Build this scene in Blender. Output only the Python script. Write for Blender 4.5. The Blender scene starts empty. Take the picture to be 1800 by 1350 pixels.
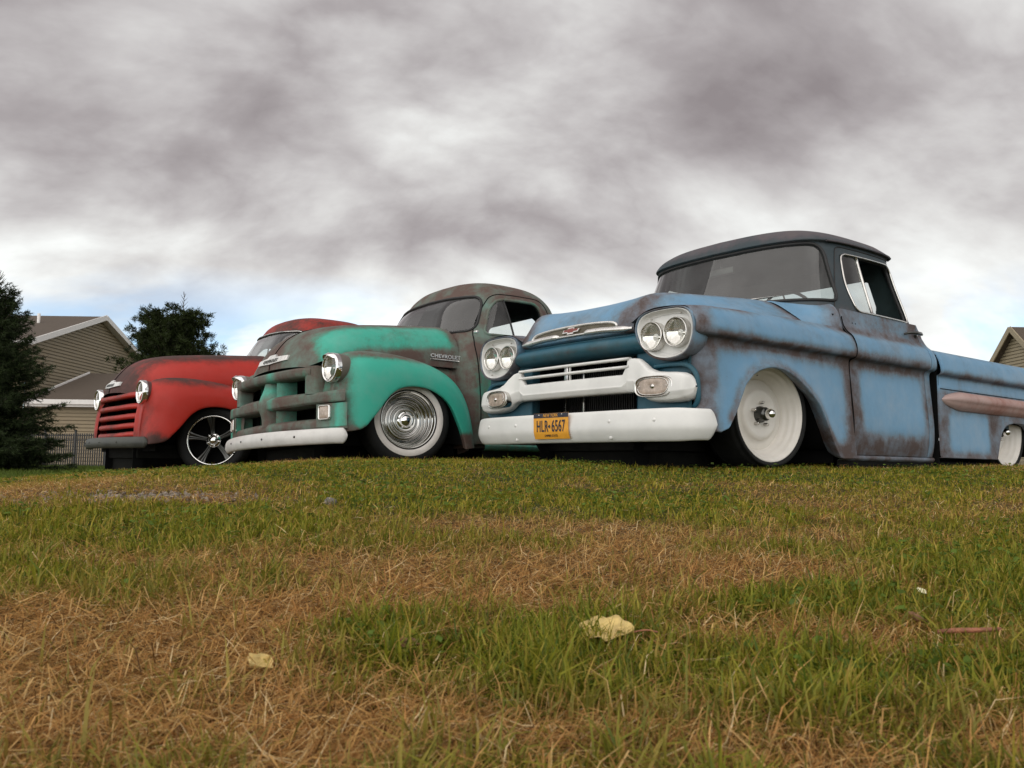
import bpy, bmesh, math, random
import numpy as np
from mathutils import Matrix, Vector
R = math.radians
random.seed(7); rng = np.random.default_rng(7)
scene = bpy.context.scene
COL = scene.collection

# ------------------------------------------------------------------ camera
PITCH, ROLL, EYE = 0.0953638, 0.0138568, 0.0619329
cam_d = bpy.data.cameras.new('camera'); cam = bpy.data.objects.new('camera', cam_d); COL.objects.link(cam)
cam_d.sensor_width = 36; cam_d.lens = 1494.1/1800*36; cam_d.clip_start = .05; cam_d.clip_end = 3000
_F = Vector((0, math.cos(PITCH), math.sin(PITCH))); _R0 = Vector((1, 0, 0)); _U0 = Vector((0, -math.sin(PITCH), math.cos(PITCH)))
_R = _R0*math.cos(ROLL) + _U0*math.sin(ROLL); _U = -_R0*math.sin(ROLL) + _U0*math.cos(ROLL)
M = Matrix((_R, _U, -_F)).transposed().to_4x4(); M.translation = (0, 0, EYE); cam.matrix_world = M
cam_d.dof.use_dof = True; cam_d.dof.focus_distance = 5.2; cam_d.dof.aperture_fstop = 14.0
scene.camera = cam

# ------------------------------------------------------------------ world: overcast deck over a Nishita sky
SUN_EL, SUN_AZ = R(42), R(212)          # azimuth clockwise from +Y: behind the camera, a little left
world = bpy.data.worlds.new('World'); scene.world = world; world.use_nodes = True
nt = world.node_tree; nt.nodes.clear()
def N(t, typ, **kw):
    n = t.nodes.new(typ)
    for k, v in kw.items():
        if k == 'inp':
            for a, b in v.items(): n.inputs[a].default_value = b
        else: setattr(n, k, v)
    return n
def math_n(t, op, a, b=None, c=None, clamp=False):
    n = t.nodes.new('ShaderNodeMath'); n.operation = op; n.use_clamp = clamp
    for i, v in enumerate((a, b, c)):
        if v is None: continue
        if isinstance(v, (int, float)): n.inputs[i].default_value = v
        else: t.links.new(v, n.inputs[i])
    return n.outputs[0]
def ramp_n(t, fac, stops, interp='EASE'):
    n = t.nodes.new('ShaderNodeValToRGB'); cr_ = n.color_ramp; cr_.interpolation = interp
    while len(cr_.elements) < len(stops): cr_.elements.new(.5)
    for e, (p, c) in zip(cr_.elements, stops):
        e.position = p; e.color = (*c, 1) if len(c) == 3 else c
    t.links.new(fac, n.inputs[0]); return n.outputs[0]
def mix_n(t, fac, a, b, mode='MIX'):
    n = t.nodes.new('ShaderNodeMix'); n.data_type = 'RGBA'; n.blend_type = mode
    for i, v in ((0, fac), (6, a), (7, b)):
        if isinstance(v, (int, float)): n.inputs[i].default_value = v
        elif isinstance(v, tuple): n.inputs[i].default_value = (*v, 1)
        else: t.links.new(v, n.inputs[i])
    return n.outputs[2]
def noise_n(t, vec, scale, detail=4, rough=.55, dist=0., dim='3D'):
    n = t.nodes.new('ShaderNodeTexNoise'); n.noise_dimensions = dim
    n.inputs['Scale'].default_value = scale; n.inputs['Detail'].default_value = detail
    n.inputs['Roughness'].default_value = rough; n.inputs['Distortion'].default_value = dist
    if vec is not None: t.links.new(vec, n.inputs['Vector'])
    return n.outputs['Fac']
sky = N(nt, 'ShaderNodeTexSky', sky_type='NISHITA', sun_disc=False, sun_elevation=SUN_EL, sun_rotation=SUN_AZ)
sky.air_density = 1.0; sky.dust_density = .2; sky.ozone_density = 3.5
skyc = N(nt, 'ShaderNodeVectorMath', operation='SCALE'); nt.links.new(sky.outputs[0], skyc.inputs[0]); skyc.inputs['Scale'].default_value = .105
tc = N(nt, 'ShaderNodeTexCoord'); sep = N(nt, 'ShaderNodeSeparateXYZ'); nt.links.new(tc.outputs['Generated'], sep.inputs[0])
zz = math_n(nt, 'MAXIMUM', sep.outputs[2], 0.0)
den = math_n(nt, 'ADD', zz, .52)
cx = math_n(nt, 'DIVIDE', sep.outputs[0], den); cy = math_n(nt, 'DIVIDE', sep.outputs[1], den)
comb = N(nt, 'ShaderNodeCombineXYZ'); nt.links.new(cx, comb.inputs[0]); nt.links.new(cy, comb.inputs[1])
mp = N(nt, 'ShaderNodeMapping'); nt.links.new(comb.outputs[0], mp.inputs[0])
mp.inputs['Location'].default_value = (3.1, 1.7, 0); mp.inputs['Rotation'].default_value = (0, 0, R(-24)); mp.inputs['Scale'].default_value = (.72, 1.0, 1)
wn = N(nt, 'ShaderNodeTexNoise', inp={'Scale': 1.3, 'Detail': 3., 'Roughness': .5}); nt.links.new(mp.outputs[0], wn.inputs['Vector'])
wv = N(nt, 'ShaderNodeVectorMath', operation='MULTIPLY_ADD'); nt.links.new(wn.outputs['Color'], wv.inputs[0]); wv.inputs[1].default_value = (.26, .26, 0); nt.links.new(mp.outputs[0], wv.inputs[2])
big = noise_n(nt, wv.outputs[0], 1.9, 5, .48, 0.); fine = noise_n(nt, wv.outputs[0], 5.2, 7, .55, 0.)
bill = math_n(nt, 'ABSOLUTE', math_n(nt, 'SUBTRACT', noise_n(nt, wv.outputs[0], 3.2, 6, .52, 0.), .5))      # rounded cloud bellies
cov = math_n(nt, 'ADD', math_n(nt, 'ADD', math_n(nt, 'MULTIPLY', big, .68), math_n(nt, 'MULTIPLY', fine, .32)), math_n(nt, 'MULTIPLY', math_n(nt, 'SUBTRACT', bill, .08), .52))
# towards the horizon the deck thins and brightens
lift = math_n(nt, 'MULTIPLY', math_n(nt, 'SUBTRACT', .38, zz, clamp=True), .56)
cov2 = math_n(nt, 'SUBTRACT', math_n(nt, 'ADD', cov, lift), math_n(nt, 'MULTIPLY', math_n(nt, 'SUBTRACT', zz, .30, clamp=True), .22))
cloud = ramp_n(nt, cov2, [(.33, (.180, .161, .166)), (.41, (.265, .246, .250)), (.47, (.36, .346, .346)), (.53, (.465, .460, .453)), (.61, (.61, .623, .612)), (.74, (.82, .84, .83))], 'LINEAR')
gapn = noise_n(nt, mp.outputs[0], 1.7, 6, .6, .4)
low = math_n(nt, 'MULTIPLY', math_n(nt, 'SUBTRACT', .215, zz, clamp=True), 11., clamp=True)
gap = math_n(nt, 'MULTIPLY', math_n(nt, 'MULTIPLY', math_n(nt, 'SUBTRACT', gapn, .505, clamp=True), 9., clamp=True), low, clamp=True)
skymix = mix_n(nt, gap, cloud, skyc.outputs[0])
# below the horizon: dull ground bounce
up = math_n(nt, 'GREATER_THAN', sep.outputs[2], -.02)
skymix = mix_n(nt, up, (.16, .14, .10), skymix)
bg = N(nt, 'ShaderNodeBackground'); nt.links.new(skymix, bg.inputs[0]); bg.inputs[1].default_value = 1.0
wo = N(nt, 'ShaderNodeOutputWorld'); nt.links.new(bg.outputs[0], wo.inputs[0])

# ------------------------------------------------------------------ sun (veiled by the cloud)
sd = bpy.data.lights.new('sun', 'SUN'); sd.energy = 1.5; sd.angle = R(115); sd.color = (1, .965, .92)
so = bpy.data.objects.new('sun', sd); COL.objects.link(so)
_sv = Vector((math.sin(SUN_AZ)*math.cos(SUN_EL), math.cos(SUN_AZ)*math.cos(SUN_EL), math.sin(SUN_EL)))
so.rotation_euler = _sv.to_track_quat('Z', 'Y').to_euler()

scene.view_settings.view_transform = 'Standard'; scene.view_settings.look = 'None'
scene.view_settings.exposure = 0.70; scene.view_settings.gamma = 1
scene.render.engine = 'CYCLES'
scene.cycles.max_bounces = 6; scene.cycles.transparent_max_bounces = 12; scene.cycles.glossy_bounces = 4
scene.cycles.use_denoising = True

# ------------------------------------------------------------------ materials
MATS = {}
def base_mat(name):
    m = bpy.data.materials.new(name); m.use_nodes = True; t = m.node_tree
    b = t.nodes['Principled BSDF']; MATS[name] = m; return m, t, b
def simple(name, col, rough=.5, metal=0., spec=.5, var=.0, vscale=6., bump=0., bscale=60.):
    m, t, b = base_mat(name)
    b.inputs['Roughness'].default_value = rough; b.inputs['Metallic'].default_value = metal
    b.inputs['Specular IOR Level'].default_value = spec
    tcx = N(t, 'ShaderNodeTexCoord')
    if var > 0:
        f = noise_n(t, tcx.outputs['Object'], vscale, 6, .6)
        c = ramp_n(t, f, [(.3, tuple(x*(1-var) for x in col)), (.7, tuple(min(1, x*(1+var)) for x in col))])
        t.links.new(c, b.inputs['Base Color'])
        r = math_n(t, 'ADD', math_n(t, 'MULTIPLY', f, .3), rough-.15, clamp=True); t.links.new(r, b.inputs['Roughness'])
    else: b.inputs['Base Color'].default_value = (*col, 1)
    if bump > 0:
        h = noise_n(t, tcx.outputs['Object'], bscale, 4, .6)
        bn = N(t, 'ShaderNodeBump', inp={'Strength': bump, 'Distance': .004}); t.links.new(h, bn.inputs['Height']); t.links.new(bn.outputs[0], b.inputs['Normal'])
    return m
def patina(name, c0, c1, c2, c3, rough=.48, nscale=3.0, chalky=1.5):
    """weathered paint: bright paint c0 wears through dull c1 to primer/rust c2, c3 where the 'wear' attribute is high"""
    m, t, b = base_mat(name)
    at = N(t, 'ShaderNodeAttribute', attribute_name='wear'); tcx = N(t, 'ShaderNodeTexCoord')
    n1 = noise_n(t, tcx.outputs['Object'], nscale, 7, .62, .3); n2 = noise_n(t, tcx.outputs['Object'], 19, 8, .72); n3 = noise_n(t, tcx.outputs['Object'], 130, 4, .75)
    ms = N(t, 'ShaderNodeMapping'); ms.inputs['Scale'].default_value = (26, 26, 3.2); t.links.new(tcx.outputs['Object'], ms.inputs[0]); runs = noise_n(t, ms.outputs[0], 1., 5, .65)
    spk = noise_n(t, tcx.outputs['Object'], 75, 5, .6); chip = math_n(t, 'MULTIPLY', math_n(t, 'SUBTRACT', spk, .655, clamp=True), 7., clamp=True)
    w = math_n(t, 'ADD', at.outputs['Fac'], math_n(t, 'MULTIPLY', math_n(t, 'SUBTRACT', n1, .47), 1.15))
    w = math_n(t, 'ADD', w, math_n(t, 'MULTIPLY', math_n(t, 'SUBTRACT', n2, .5), .55))
    w = math_n(t, 'ADD', w, math_n(t, 'MULTIPLY', math_n(t, 'SUBTRACT', runs, .5), .36))
    w = math_n(t, 'ADD', w, math_n(t, 'MULTIPLY', chip, .45))
    w = math_n(t, 'ADD', w, math_n(t, 'MULTIPLY', math_n(t, 'SUBTRACT', n3, .5), .30))
    c = ramp_n(t, w, [(.05, c0), (.36, tuple(.75*a+.25*d for a, d in zip(c0, c1))), (.60, c1), (.84, c2), (1.0, c3)], 'LINEAR')
    chalk = noise_n(t, tcx.outputs['Object'], 5.5, 6, .65); ck = math_n(t, 'MULTIPLY', math_n(t, 'SUBTRACT', chalk, .45, clamp=True), chalky, clamp=True)
    c = mix_n(t, ck, c, tuple(.60*a+.32*sum(c0)/3+.06 for a in c0))
    t.links.new(c, b.inputs['Base Color'])
    rr = math_n(t, 'ADD', math_n(t, 'MULTIPLY', w, .28), rough-.06, clamp=True); t.links.new(rr, b.inputs['Roughness'])
    b.inputs['Specular IOR Level'].default_value = .38
    bn = N(t, 'ShaderNodeBump', inp={'Strength': .10, 'Distance': .002}); t.links.new(n2, bn.inputs['Height']); t.links.new(bn.outputs[0], b.inputs['Normal'])
    return m
def glass_mat(name, tint, refl=1.0, ior=1.5):
    m = bpy.data.materials.new(name); m.use_nodes = True; t = m.node_tree; t.nodes.clear(); MATS[name] = m
    tr = N(t, 'ShaderNodeBsdfTransparent', inp={'Color': (*tint, 1)}); gl = N(t, 'ShaderNodeBsdfGlossy', inp={'Roughness': .015, 'Color': (1, 1, 1, 1)})
    fr = N(t, 'ShaderNodeLayerWeight'); f = math_n(t, 'MULTIPLY', math_n(t, 'ADD', math_n(t, 'MULTIPLY', math_n(t, 'POWER', fr.outputs['Facing'], 5.), .95), .045), refl, clamp=True)
    tcx = N(t, 'ShaderNodeTexCoord')
    dirt_sheen = noise_n(t, tcx.outputs['Object'], 5, 6, .6); dn = math_n(t, 'MULTIPLY', dirt_sheen, .15)  # grey dirt film, strengthened to stand in for sky reflected in the panes
    df = N(t, 'ShaderNodeBsdfDiffuse', inp={'Color': (.42, .42, .40, 1)})
    m1 = N(t, 'ShaderNodeMixShader'); t.links.new(dn, m1.inputs[0]); t.links.new(tr.outputs[0], m1.inputs[1]); t.links.new(df.outputs[0], m1.inputs[2])
    mx = N(t, 'ShaderNodeMixShader'); t.links.new(f, mx.inputs[0]); t.links.new(m1.outputs[0], mx.inputs[1]); t.links.new(gl.outputs[0], mx.inputs[2])
    o = N(t, 'ShaderNodeOutputMaterial'); t.links.new(mx.outputs[0], o.inputs[0]); return m

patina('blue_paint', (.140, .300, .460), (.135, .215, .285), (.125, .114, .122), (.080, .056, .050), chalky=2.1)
patina('blue_shaded', (.022, .105, .155), (.024, .082, .105), (.045, .05, .052), (.05, .04, .036))  # darker copy of the blue, with the front recess's shade put into its colour
patina('blue_roof', (.028, .050, .060), (.045, .055, .062), (.085, .072, .080), (.10, .085, .088))
patina('spear_paint', (.46, .33, .30), (.40, .25, .22), (.33, .17, .14), (.22, .09, .07))
patina('green_paint', (.042, .41, .30), (.060, .21, .150), (.108, .096, .074), (.10, .064, .052))
patina('red_paint', (.43, .020, .010), (.25, .018, .010), (.072, .021, .015), (.045, .020, .015), chalky=.35)
simple('white_paint', (.72, .715, .69), .34, var=.06, vscale=5, bump=.05, bscale=30)
simple('cream_paint', (.74, .70, .64), .38, var=.06, vscale=8)
simple('grey_white', (.60, .585, .56), .45, var=.10, vscale=7, bump=.06)
simple('dark_bumper', (.040, .042, .034), .55, var=.35, vscale=9, bump=.1)
simple('rubber', (.012, .012, .012), .75, spec=.25, var=.25, vscale=30)
simple('whitewall', (.66, .62, .58), .6, var=.07, vscale=14)
simple('chrome', (.82, .81, .79), .07, metal=1.)
simple('dark_chrome', (.50, .49, .47), .09, metal=1.)
simple('dull_chrome', (.62, .60, .57), .22, metal=1., var=.15, vscale=20)
simple('bright_metal', (.78, .76, .73), .30, metal=.75, var=.08, vscale=30)
simple('gunmetal', (.10, .10, .095), .28, metal=.9)
simple('black', (.006, .006, .006), .85, spec=.1)
simple('underbody', (.010, .010, .009), .9, spec=.1, var=.4)
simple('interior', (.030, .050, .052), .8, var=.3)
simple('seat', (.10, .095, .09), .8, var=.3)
simple('gasket', (.012, .012, .012), .55)
simple('radiator', (.05, .05, .048), .45, metal=.6)
simple('olive_plate', (.085, .072, .045), .55, var=.3, vscale=20)
simple('emblem_red', (.22, .045, .035), .4)
simple('plate_orange', (.78, .36, .035), .45, var=.06, vscale=12)
simple('plate_blue', (.020, .022, .040), .5)
simple('lens_amber', (.42, .34, .28), .25, var=.2, vscale=40)
simple('lamp_lens_pattern', (.9, .9, .88), .06, metal=1.)
glass_mat('lamp_glass', (.97, .97, .95), 1.0)
glass_mat('window_glass', (.62, .66, .64), 1.6)
glass_mat('clear_glass', (.86, .89, .88), 1.2)

# ------------------------------------------------------------------ mesh helpers
def mk(name, V, F, mat, parent=None, wear=None, smooth=True, sharp=None):
    V = np.asarray(V, float)
    me = bpy.data.meshes.new(name); me.from_pydata(V.tolist(), [], [list(map(int, f)) for f in F])
    me.materials.append(MATS[mat] if isinstance(mat, str) else mat)
    if smooth: me.polygons.foreach_set('use_smooth', np.ones(len(me.polygons), bool))
    if wear is not None:
        a = me.attributes.new('wear', 'FLOAT', 'POINT'); a.data.foreach_set('value', np.clip(wear(V), 0, 1.2).astype(np.float32))
    if sharp: me.set_sharp_from_angle(angle=R(sharp))
    me.update()
    o = bpy.data.objects.new(name, me); COL.objects.link(o)
    if parent is not None: o.parent = parent
    return o
def tag(o, label=None, cat=None, group=None, kind=None):
    for k, v in (('label', label), ('category', cat), ('group', group), ('kind', kind)):
        if v: o[k] = v
    return o
def empty(name, M4=None, loc=(0, 0, 0)):
    o = bpy.data.objects.new(name, None); COL.objects.link(o); o.empty_display_size = .2
    if M4 is not None: o.matrix_world = M4
    else: o.location = loc
    return o
def cr(P, n, closed=False):
    """Catmull-Rom through P (K,d) sampled at n points"""
    P = np.asarray(P, float); K = len(P)
    if closed: idx = lambda i: P[i % K]; t = np.linspace(0, K, n, endpoint=False)
    else:
        Pe = np.vstack([2*P[0]-P[1], P, 2*P[-1]-P[-2]]); t = np.linspace(0, K-1, n)
    i = np.minimum(np.floor(t).astype(int), (K if closed else K-1)-1); f = (t-i)[:, None]
    if closed: a, b, c, d = P[(i-1) % K], P[i % K], P[(i+1) % K], P[(i+2) % K]
    else: a, b, c, d = Pe[i], Pe[i+1], Pe[i+2], Pe[i+3]
    return .5*((2*b)+(-a+c)*f+(2*a-5*b+4*c-d)*f*f+(-a+3*b-3*c+d)*f**3)
def grid_faces(nu, nv, cu=False, cv=False):
    F = []
    for i in range(nu if cu else nu-1):
        for j in range(nv if cv else nv-1):
            i2, j2 = (i+1) % nu, (j+1) % nv
            F.append((i*nv+j, i2*nv+j, i2*nv+j2, i*nv+j2))
    return F
def loft(name, ribs, nu, nv, mat, parent=None, wear=None, mir=False, cu=False, cv=False, smooth=True):
    """ribs: (R,K,3) control net -> bicubic surface of nu x nv points; mir mirrors in y"""
    A = np.asarray(ribs, float)
    if mir: A = A*np.array([1, -1, 1])
    B = np.stack([cr(r, nv, cv) for r in A])
    if nu is not None and nu != len(B): B = np.stack([cr(B[:, j], nu, cu) for j in range(B.shape[1])], 1)
    nu = B.shape[0]
    return mk(name, B.reshape(-1, 3), grid_faces(nu, nv, cu, cv), mat, parent, wear, smooth)
def tube(name, path, r, mat, parent=None, n=8, closed=False, smoothpath=None, sq=None, wear=None, cap=True):
    """round (or sq=(w,h) rounded-rect) tube along a path"""
    P = np.asarray(path, float)
    if smoothpath: P = cr(P, smoothpath, closed)
    K = len(P)
    T = np.roll(P, -1, 0)-np.roll(P, 1, 0) if closed else np.gradient(P, axis=0)
    T /= np.linalg.norm(T, axis=1)[:, None]+1e-12
    ref = np.array([0, 0, 1.]) if abs(T[:, 2]).mean() < .8 else np.array([1., 0, 0])
    V = []; rr = np.broadcast_to(np.asarray(r, float), (K,))
    for k in range(K):
        s = np.cross(T[k], ref); s /= np.linalg.norm(s)+1e-12; u = np.cross(s, T[k])
        for q in range(n):
            a = 2*math.pi*q/n; V.append(P[k]+rr[k]*(math.cos(a)*s+math.sin(a)*u))
    F = grid_faces(K, n, closed, True)
    if not closed and cap: F += [tuple(range(n))[::-1], tuple((K-1)*n+q for q in range(n))]
    return mk(name, V, F, mat, parent, wear)
def lathe(name, prof, mat, parent=None, n=48, axis='y', loc=(0, 0, 0), closed=False):
    """prof: [(r, a)] revolved about the axis"""
    V = []
    for r, a in prof:
        for q in range(n):
            c, s = math.cos(2*math.pi*q/n)*r, math.sin(2*math.pi*q/n)*r
            p = {'y': (c, a, s), 'x': (a, c, s), 'z': (c, s, a)}[axis]
            V.append([p[i]+loc[i] for i in range(3)])
    return mk(name, V, grid_faces(len(prof), n, closed, True), mat, parent)
def box(name, c, size, mat, parent=None, bev=.006, rot=None, wear=None, seg=2):
    bm = bmesh.new(); bmesh.ops.create_cube(bm, size=1)
    for v in bm.verts: v.co = Vector((v.co[i]*size[i] for i in range(3)))
    if bev: bmesh.ops.bevel(bm, geom=bm.edges[:], offset=min(bev, min(size)*.45), segments=seg, affect='EDGES', profile=.6)
    if rot is not None: bmesh.ops.transform(bm, matrix=rot.to_4x4(), verts=bm.verts)
    bm.verts.ensure_lookup_table(); bm.verts.index_update()
    V = [tuple(v.co+Vector(c)) for v in bm.verts]; F = [[v.index for v in f.verts] for f in bm.faces]; bm.free()
    o = mk(name, V, F, mat, parent, wear); o.data.set_sharp_from_angle(angle=R(40)); return o
def poly_extrude(name, pts, d, mat, parent=None):
    """pts: planar 3-D loop; extruded by vector d"""
    P = np.asarray(pts, float); n = len(P); V = np.vstack([P, P+np.asarray(d)])
    F = [tuple(range(n))[::-1], tuple(range(n, 2*n))]+[(i, (i+1) % n, n+(i+1) % n, n+i) for i in range(n)]
    return mk(name, V, F, mat, parent, smooth=False)
def text_geo(s, size=1., depth=.0, xs=1., spacing=1., bold=.0):
    c = bpy.data.curves.new('t', 'FONT'); c.body = s; c.size = size; c.extrude = depth; c.align_x = 'CENTER'; c.align_y = 'CENTER'; c.space_character = spacing; c.offset = bold
    o = bpy.data.objects.new('t', c); COL.objects.link(o); bpy.context.view_layer.update()
    me = bpy.data.meshes.new_from_object(o.evaluated_get(bpy.context.evaluated_depsgraph_get()))
    V = np.array([v.co[:] for v in me.vertices]); F = [tuple(p.vertices) for p in me.polygons]
    bpy.data.objects.remove(o); bpy.data.meshes.remove(me); bpy.data.curves.remove(c)
    V[:, 0] *= xs; return V, F
def put_text(name, s, size, mapf, mat, parent, depth=.001, xs=1., spacing=1., bold=0.):
    V, F = text_geo(s, size, depth, xs, spacing, bold)
    return mk(name, [mapf(*v) for v in V], F, mat, parent, smooth=False)
def sst(a, b, x):
    t = np.clip((x-a)/(b-a), 0, 1); return t*t*(3-2*t)
def sb(v, a, b, s): return sst(a-s, a+s, v)*(1-sst(b-s, b+s, v))
def roundpoly(pts, r, n=10):
    """2-D polygon with rounded corners"""
    P = np.asarray(pts, float); out = []; K = len(P); rs = np.broadcast_to(np.asarray(r, float), (K,))
    for i in range(K):
        a, b, c = P[i-1], P[i], P[(i+1) % K]; u, v = a-b, c-b; lu, lv = np.linalg.norm(u), np.linalg.norm(v)
        q = min(rs[i], lu*.48, lv*.48); p0, p1 = b+u/lu*q, b+v/lv*q
        for k in range(n+1):
            t = k/n; out.append((1-t)**2*p0+2*t*(1-t)*b+t*t*p1)
    return np.array(out)
def dense(loop, step=.004):
    L = np.asarray(loop, float); out = []
    for i in range(len(L)):
        a, b = L[i], L[(i+1) % len(L)]; m = max(1, int(np.linalg.norm(b-a)/step))
        out += [a+(b-a)*k/m for k in range(m)]
    return np.array(out)
def inside(px, pz, loop):
    r = np.zeros(px.shape, bool); n = len(loop)
    for i in range(n):
        x0, z0 = loop[i]; x1, z1 = loop[(i+1) % n]
        if z0 == z1: continue
        c = ((z0 > pz) != (z1 > pz)) & (px < (x1-x0)*(pz-z0)/(z1-z0)+x0); r ^= c
    return r
class Shell:
    """closed cab shell from plan outlines at several heights; openings are cut and snapped to their outlines"""
    def __init__(s, keys, nz, nu):
        K = []
        for z, half in keys:
            h = cr(np.array(half), 200); d = np.r_[0, np.cumsum(np.linalg.norm(np.diff(h, axis=0), axis=1))]; d /= d[-1]
            u = np.linspace(0, 1, nu+1); K.append(np.stack([np.interp(u, d, h[:, 0]), np.interp(u, d, h[:, 1]), np.full(nu+1, z)], 1))
        K = np.stack(K); G = np.stack([cr(K[:, j], nz+1) for j in range(nu+1)], 1)
        G[:, :, 2] = np.maximum.accumulate(G[:, :, 2], 0)
        s.G = np.concatenate([G[:, :0:-1]*np.array([1, -1, 1]), G], 1); s.nz, s.nu = nz, nu
        s.U, s.T = np.meshgrid(np.linspace(-1, 1, 2*nu+1), np.arange(nz+1.), indexing='xy'); s.zrow = s.G[:, nu, 2]
        s.Lu = 2.2
    def ev(s, U, T):
        c = np.clip((U+1)*s.nu, 0, 2*s.nu-1e-6); r = np.clip(T, 0, s.nz-1e-6); i, j = r.astype(int), c.astype(int); a, b = (r-i)[..., None], (c-j)[..., None]
        G = s.G; return (1-a)*((1-b)*G[i, j]+b*G[i, j+1])+a*((1-b)*G[i+1, j]+b*G[i+1, j+1])
    def t_of(s, z): return np.interp(z, s.zrow, np.arange(s.nz+1))
    def u_of(s, x, z):
        t = s.t_of(z); u = np.linspace(0, 1, 400); P = s.ev(u, np.full(400, t)); return float(np.interp(-x, -P[:, 0]+np.arange(400)*1e-9, u))
    def loopXZ(s, pts, r, side=1):
        """side loop given in (x,z) -> dense (u,z) loop"""
        L = dense(roundpoly(pts, r)); return np.array([(side*s.u_of(x, z), z) for x, z in L])
    def loop3(s, loop, off=0.): return s.ev(loop[:, 0], s.t_of(loop[:, 1]))
    def cut(s, polys):
        U, Z = s.U.copy(), np.interp(s.T, np.arange(s.nz+1), s.zrow)
        cz, cu = (s.zrow[-1]-s.zrow[0])/s.nz, s.Lu/s.nu
        for nm, loop in polys:
            L = loop*np.array([s.Lu, 1]); q = np.stack([U.ravel()*s.Lu, Z.ravel()], 1)
            lo, hi = L.min(0)-.03, L.max(0)+.03
            idx = np.where(((q > lo) & (q < hi)).all(1))[0]
            if len(idx) == 0: continue
            D = np.linalg.norm(q[idx][:, None]-L[None], axis=2); k = D.argmin(1); near = D.min(1) < .55*max(cz, cu)
            for a, b in zip(idx[near], k[near]): U.ravel()[a], Z.ravel()[a] = loop[b]
        P = s.ev(U, s.t_of(Z)); W = 2*s.nu+1; res = {nm: [] for nm, _ in polys}; res['rest'] = []
        uc = (U[:-1, :-1]+U[1:, :-1]+U[:-1, 1:]+U[1:, 1:])/4; zc = (Z[:-1, :-1]+Z[1:, :-1]+Z[:-1, 1:]+Z[1:, 1:])/4
        lab = np.full(uc.shape, -1)
        for k, (nm, loop) in reversed(list(enumerate(polys))): lab[inside(uc, zc, loop)] = k
        for i in range(s.nz):
            for j in range(W-1):
                f = (i*W+j, i*W+j+1, (i+1)*W+j+1, (i+1)*W+j)
                res[polys[lab[i, j]][0] if lab[i, j] >= 0 else 'rest'].append(f)
        s.P = P.reshape(-1, 3); return res
    def part(s, name, faces, mat, parent, wear=None, push=0.):
        used = sorted({v for f in faces for v in f}); mp = {v: i for i, v in enumerate(used)}; V = s.P[used].copy()
        if push:
            c = np.array([s.P[:, 0].mean(), 0, V[:, 2].mean()]); d = V-c; d[:, 2] *= .1; d /= np.linalg.norm(d, axis=1)[:, None]; V += d*push
        return mk(name, V, [tuple(mp[v] for v in f) for f in faces], mat, parent, wear)
def truck_matrix(X, Y, th, Z0, ro):
    fw = Vector((-math.sin(th), -math.cos(th), 0)); lf = Vector((math.cos(th), -math.sin(th), ro)).normalized(); up = fw.cross(lf).normalized()
    m = Matrix((fw, lf, up)).transposed().to_4x4(); m.translation = (X, Y, Z0); return m
# ------------------------------------------------------------------ shared truck pieces
def headlamp(c, r, parent, ring_mat='chrome', ring_w=.010, back=.0, name='headlight'):
    x, y, z = c
    h = lathe(name, [(r, .002), (.985*r, -.004), (.85*r, -.0125), (.66*r, -.0215), (.45*r, -.0285), (.22*r, -.0325), (.09*r, -.034), (.08*r, -.022), (.03*r, -.018), (.001, -.0178)], 'chrome', parent, 32, 'x', c)
    lathe('lens', [(r, 0.), (.93*r, .006), (.75*r, .011), (.45*r, .016), (.001, .018)], 'lamp_glass', h, 32, 'x', c)
    lathe('trim_ring', [(r-.002, -.004), (r-.001, .008), (r+ring_w*.35, .014), (r+ring_w*.8, .011), (r+ring_w, 0), (r+ring_w, -.012-back)], ring_mat, h, 36, 'x', c)
    # moulded lens ribs
    for k in (-.45, 0, .45):
        w = math.sqrt(max(.05, 1-k*k))*r*.86
        tube('lens_rib', [(x+.004+.009*(1-abs(t)), y+k*r, z+t*w) for t in (-1, -.5, 0, .5, 1)], .0005, 'lamp_glass', h, 5, smoothpath=9)
    return h
def bolt(c, r, parent, mat='chrome', axis='x', name='bolt'):
    return lathe(name, [(r, -.002), (r, .002), (.8*r, .005), (.4*r, .007), (.001, .0075)], mat, parent, 10, axis, c)
def bumper_loft(name, half, sect, hfun, mat, parent, zc, cap=.035):
    """bar swept along a plan path (half, mirrored); sect = [(outward, up)] in units of (m, height)"""
    h = cr(np.array(half), 60); full = np.vstack([h[:0:-1]*np.array([1, -1]), h]); s_ = np.r_[0, np.cumsum(np.linalg.norm(np.diff(full, axis=0), axis=1))]; Lt = s_[-1]
    S = np.r_[0, np.linspace(.0008, cap, 12), np.linspace(cap+.01, Lt-cap-.01, 70), Lt-np.linspace(cap, .0008, 12), Lt]; P = np.stack([np.interp(S, s_, full[:, 0]), np.interp(S, s_, full[:, 1])], 1)
    T = np.gradient(P, axis=0); T /= np.linalg.norm(T, axis=1)[:, None]+1e-12; n = np.stack([T[:, 1], -T[:, 0]], 1); ribs = []
    for k in range(len(S)):
        e = min(S[k], Lt-S[k]); q = math.sqrt(max(0, 1-(1-min(1, e/cap))**2)); hh = hfun(abs(P[k, 1]))*q
        ribs.append([(P[k, 0]+n[k, 0]*o*(.35+.65*q), P[k, 1]+n[k, 1]*o*(.35+.65*q), zc+hh*u) for o, u in sect])
    return loft(name, ribs, None, 30, mat, parent)
def place_wheel(root, loc, side, steer, builder):
    """builder makes a wheel facing +y; passenger side turns it round"""
    w = builder(root); w.location = loc; w.rotation_euler = (0, 0, (0 if side > 0 else math.pi)+steer); return w
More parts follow.
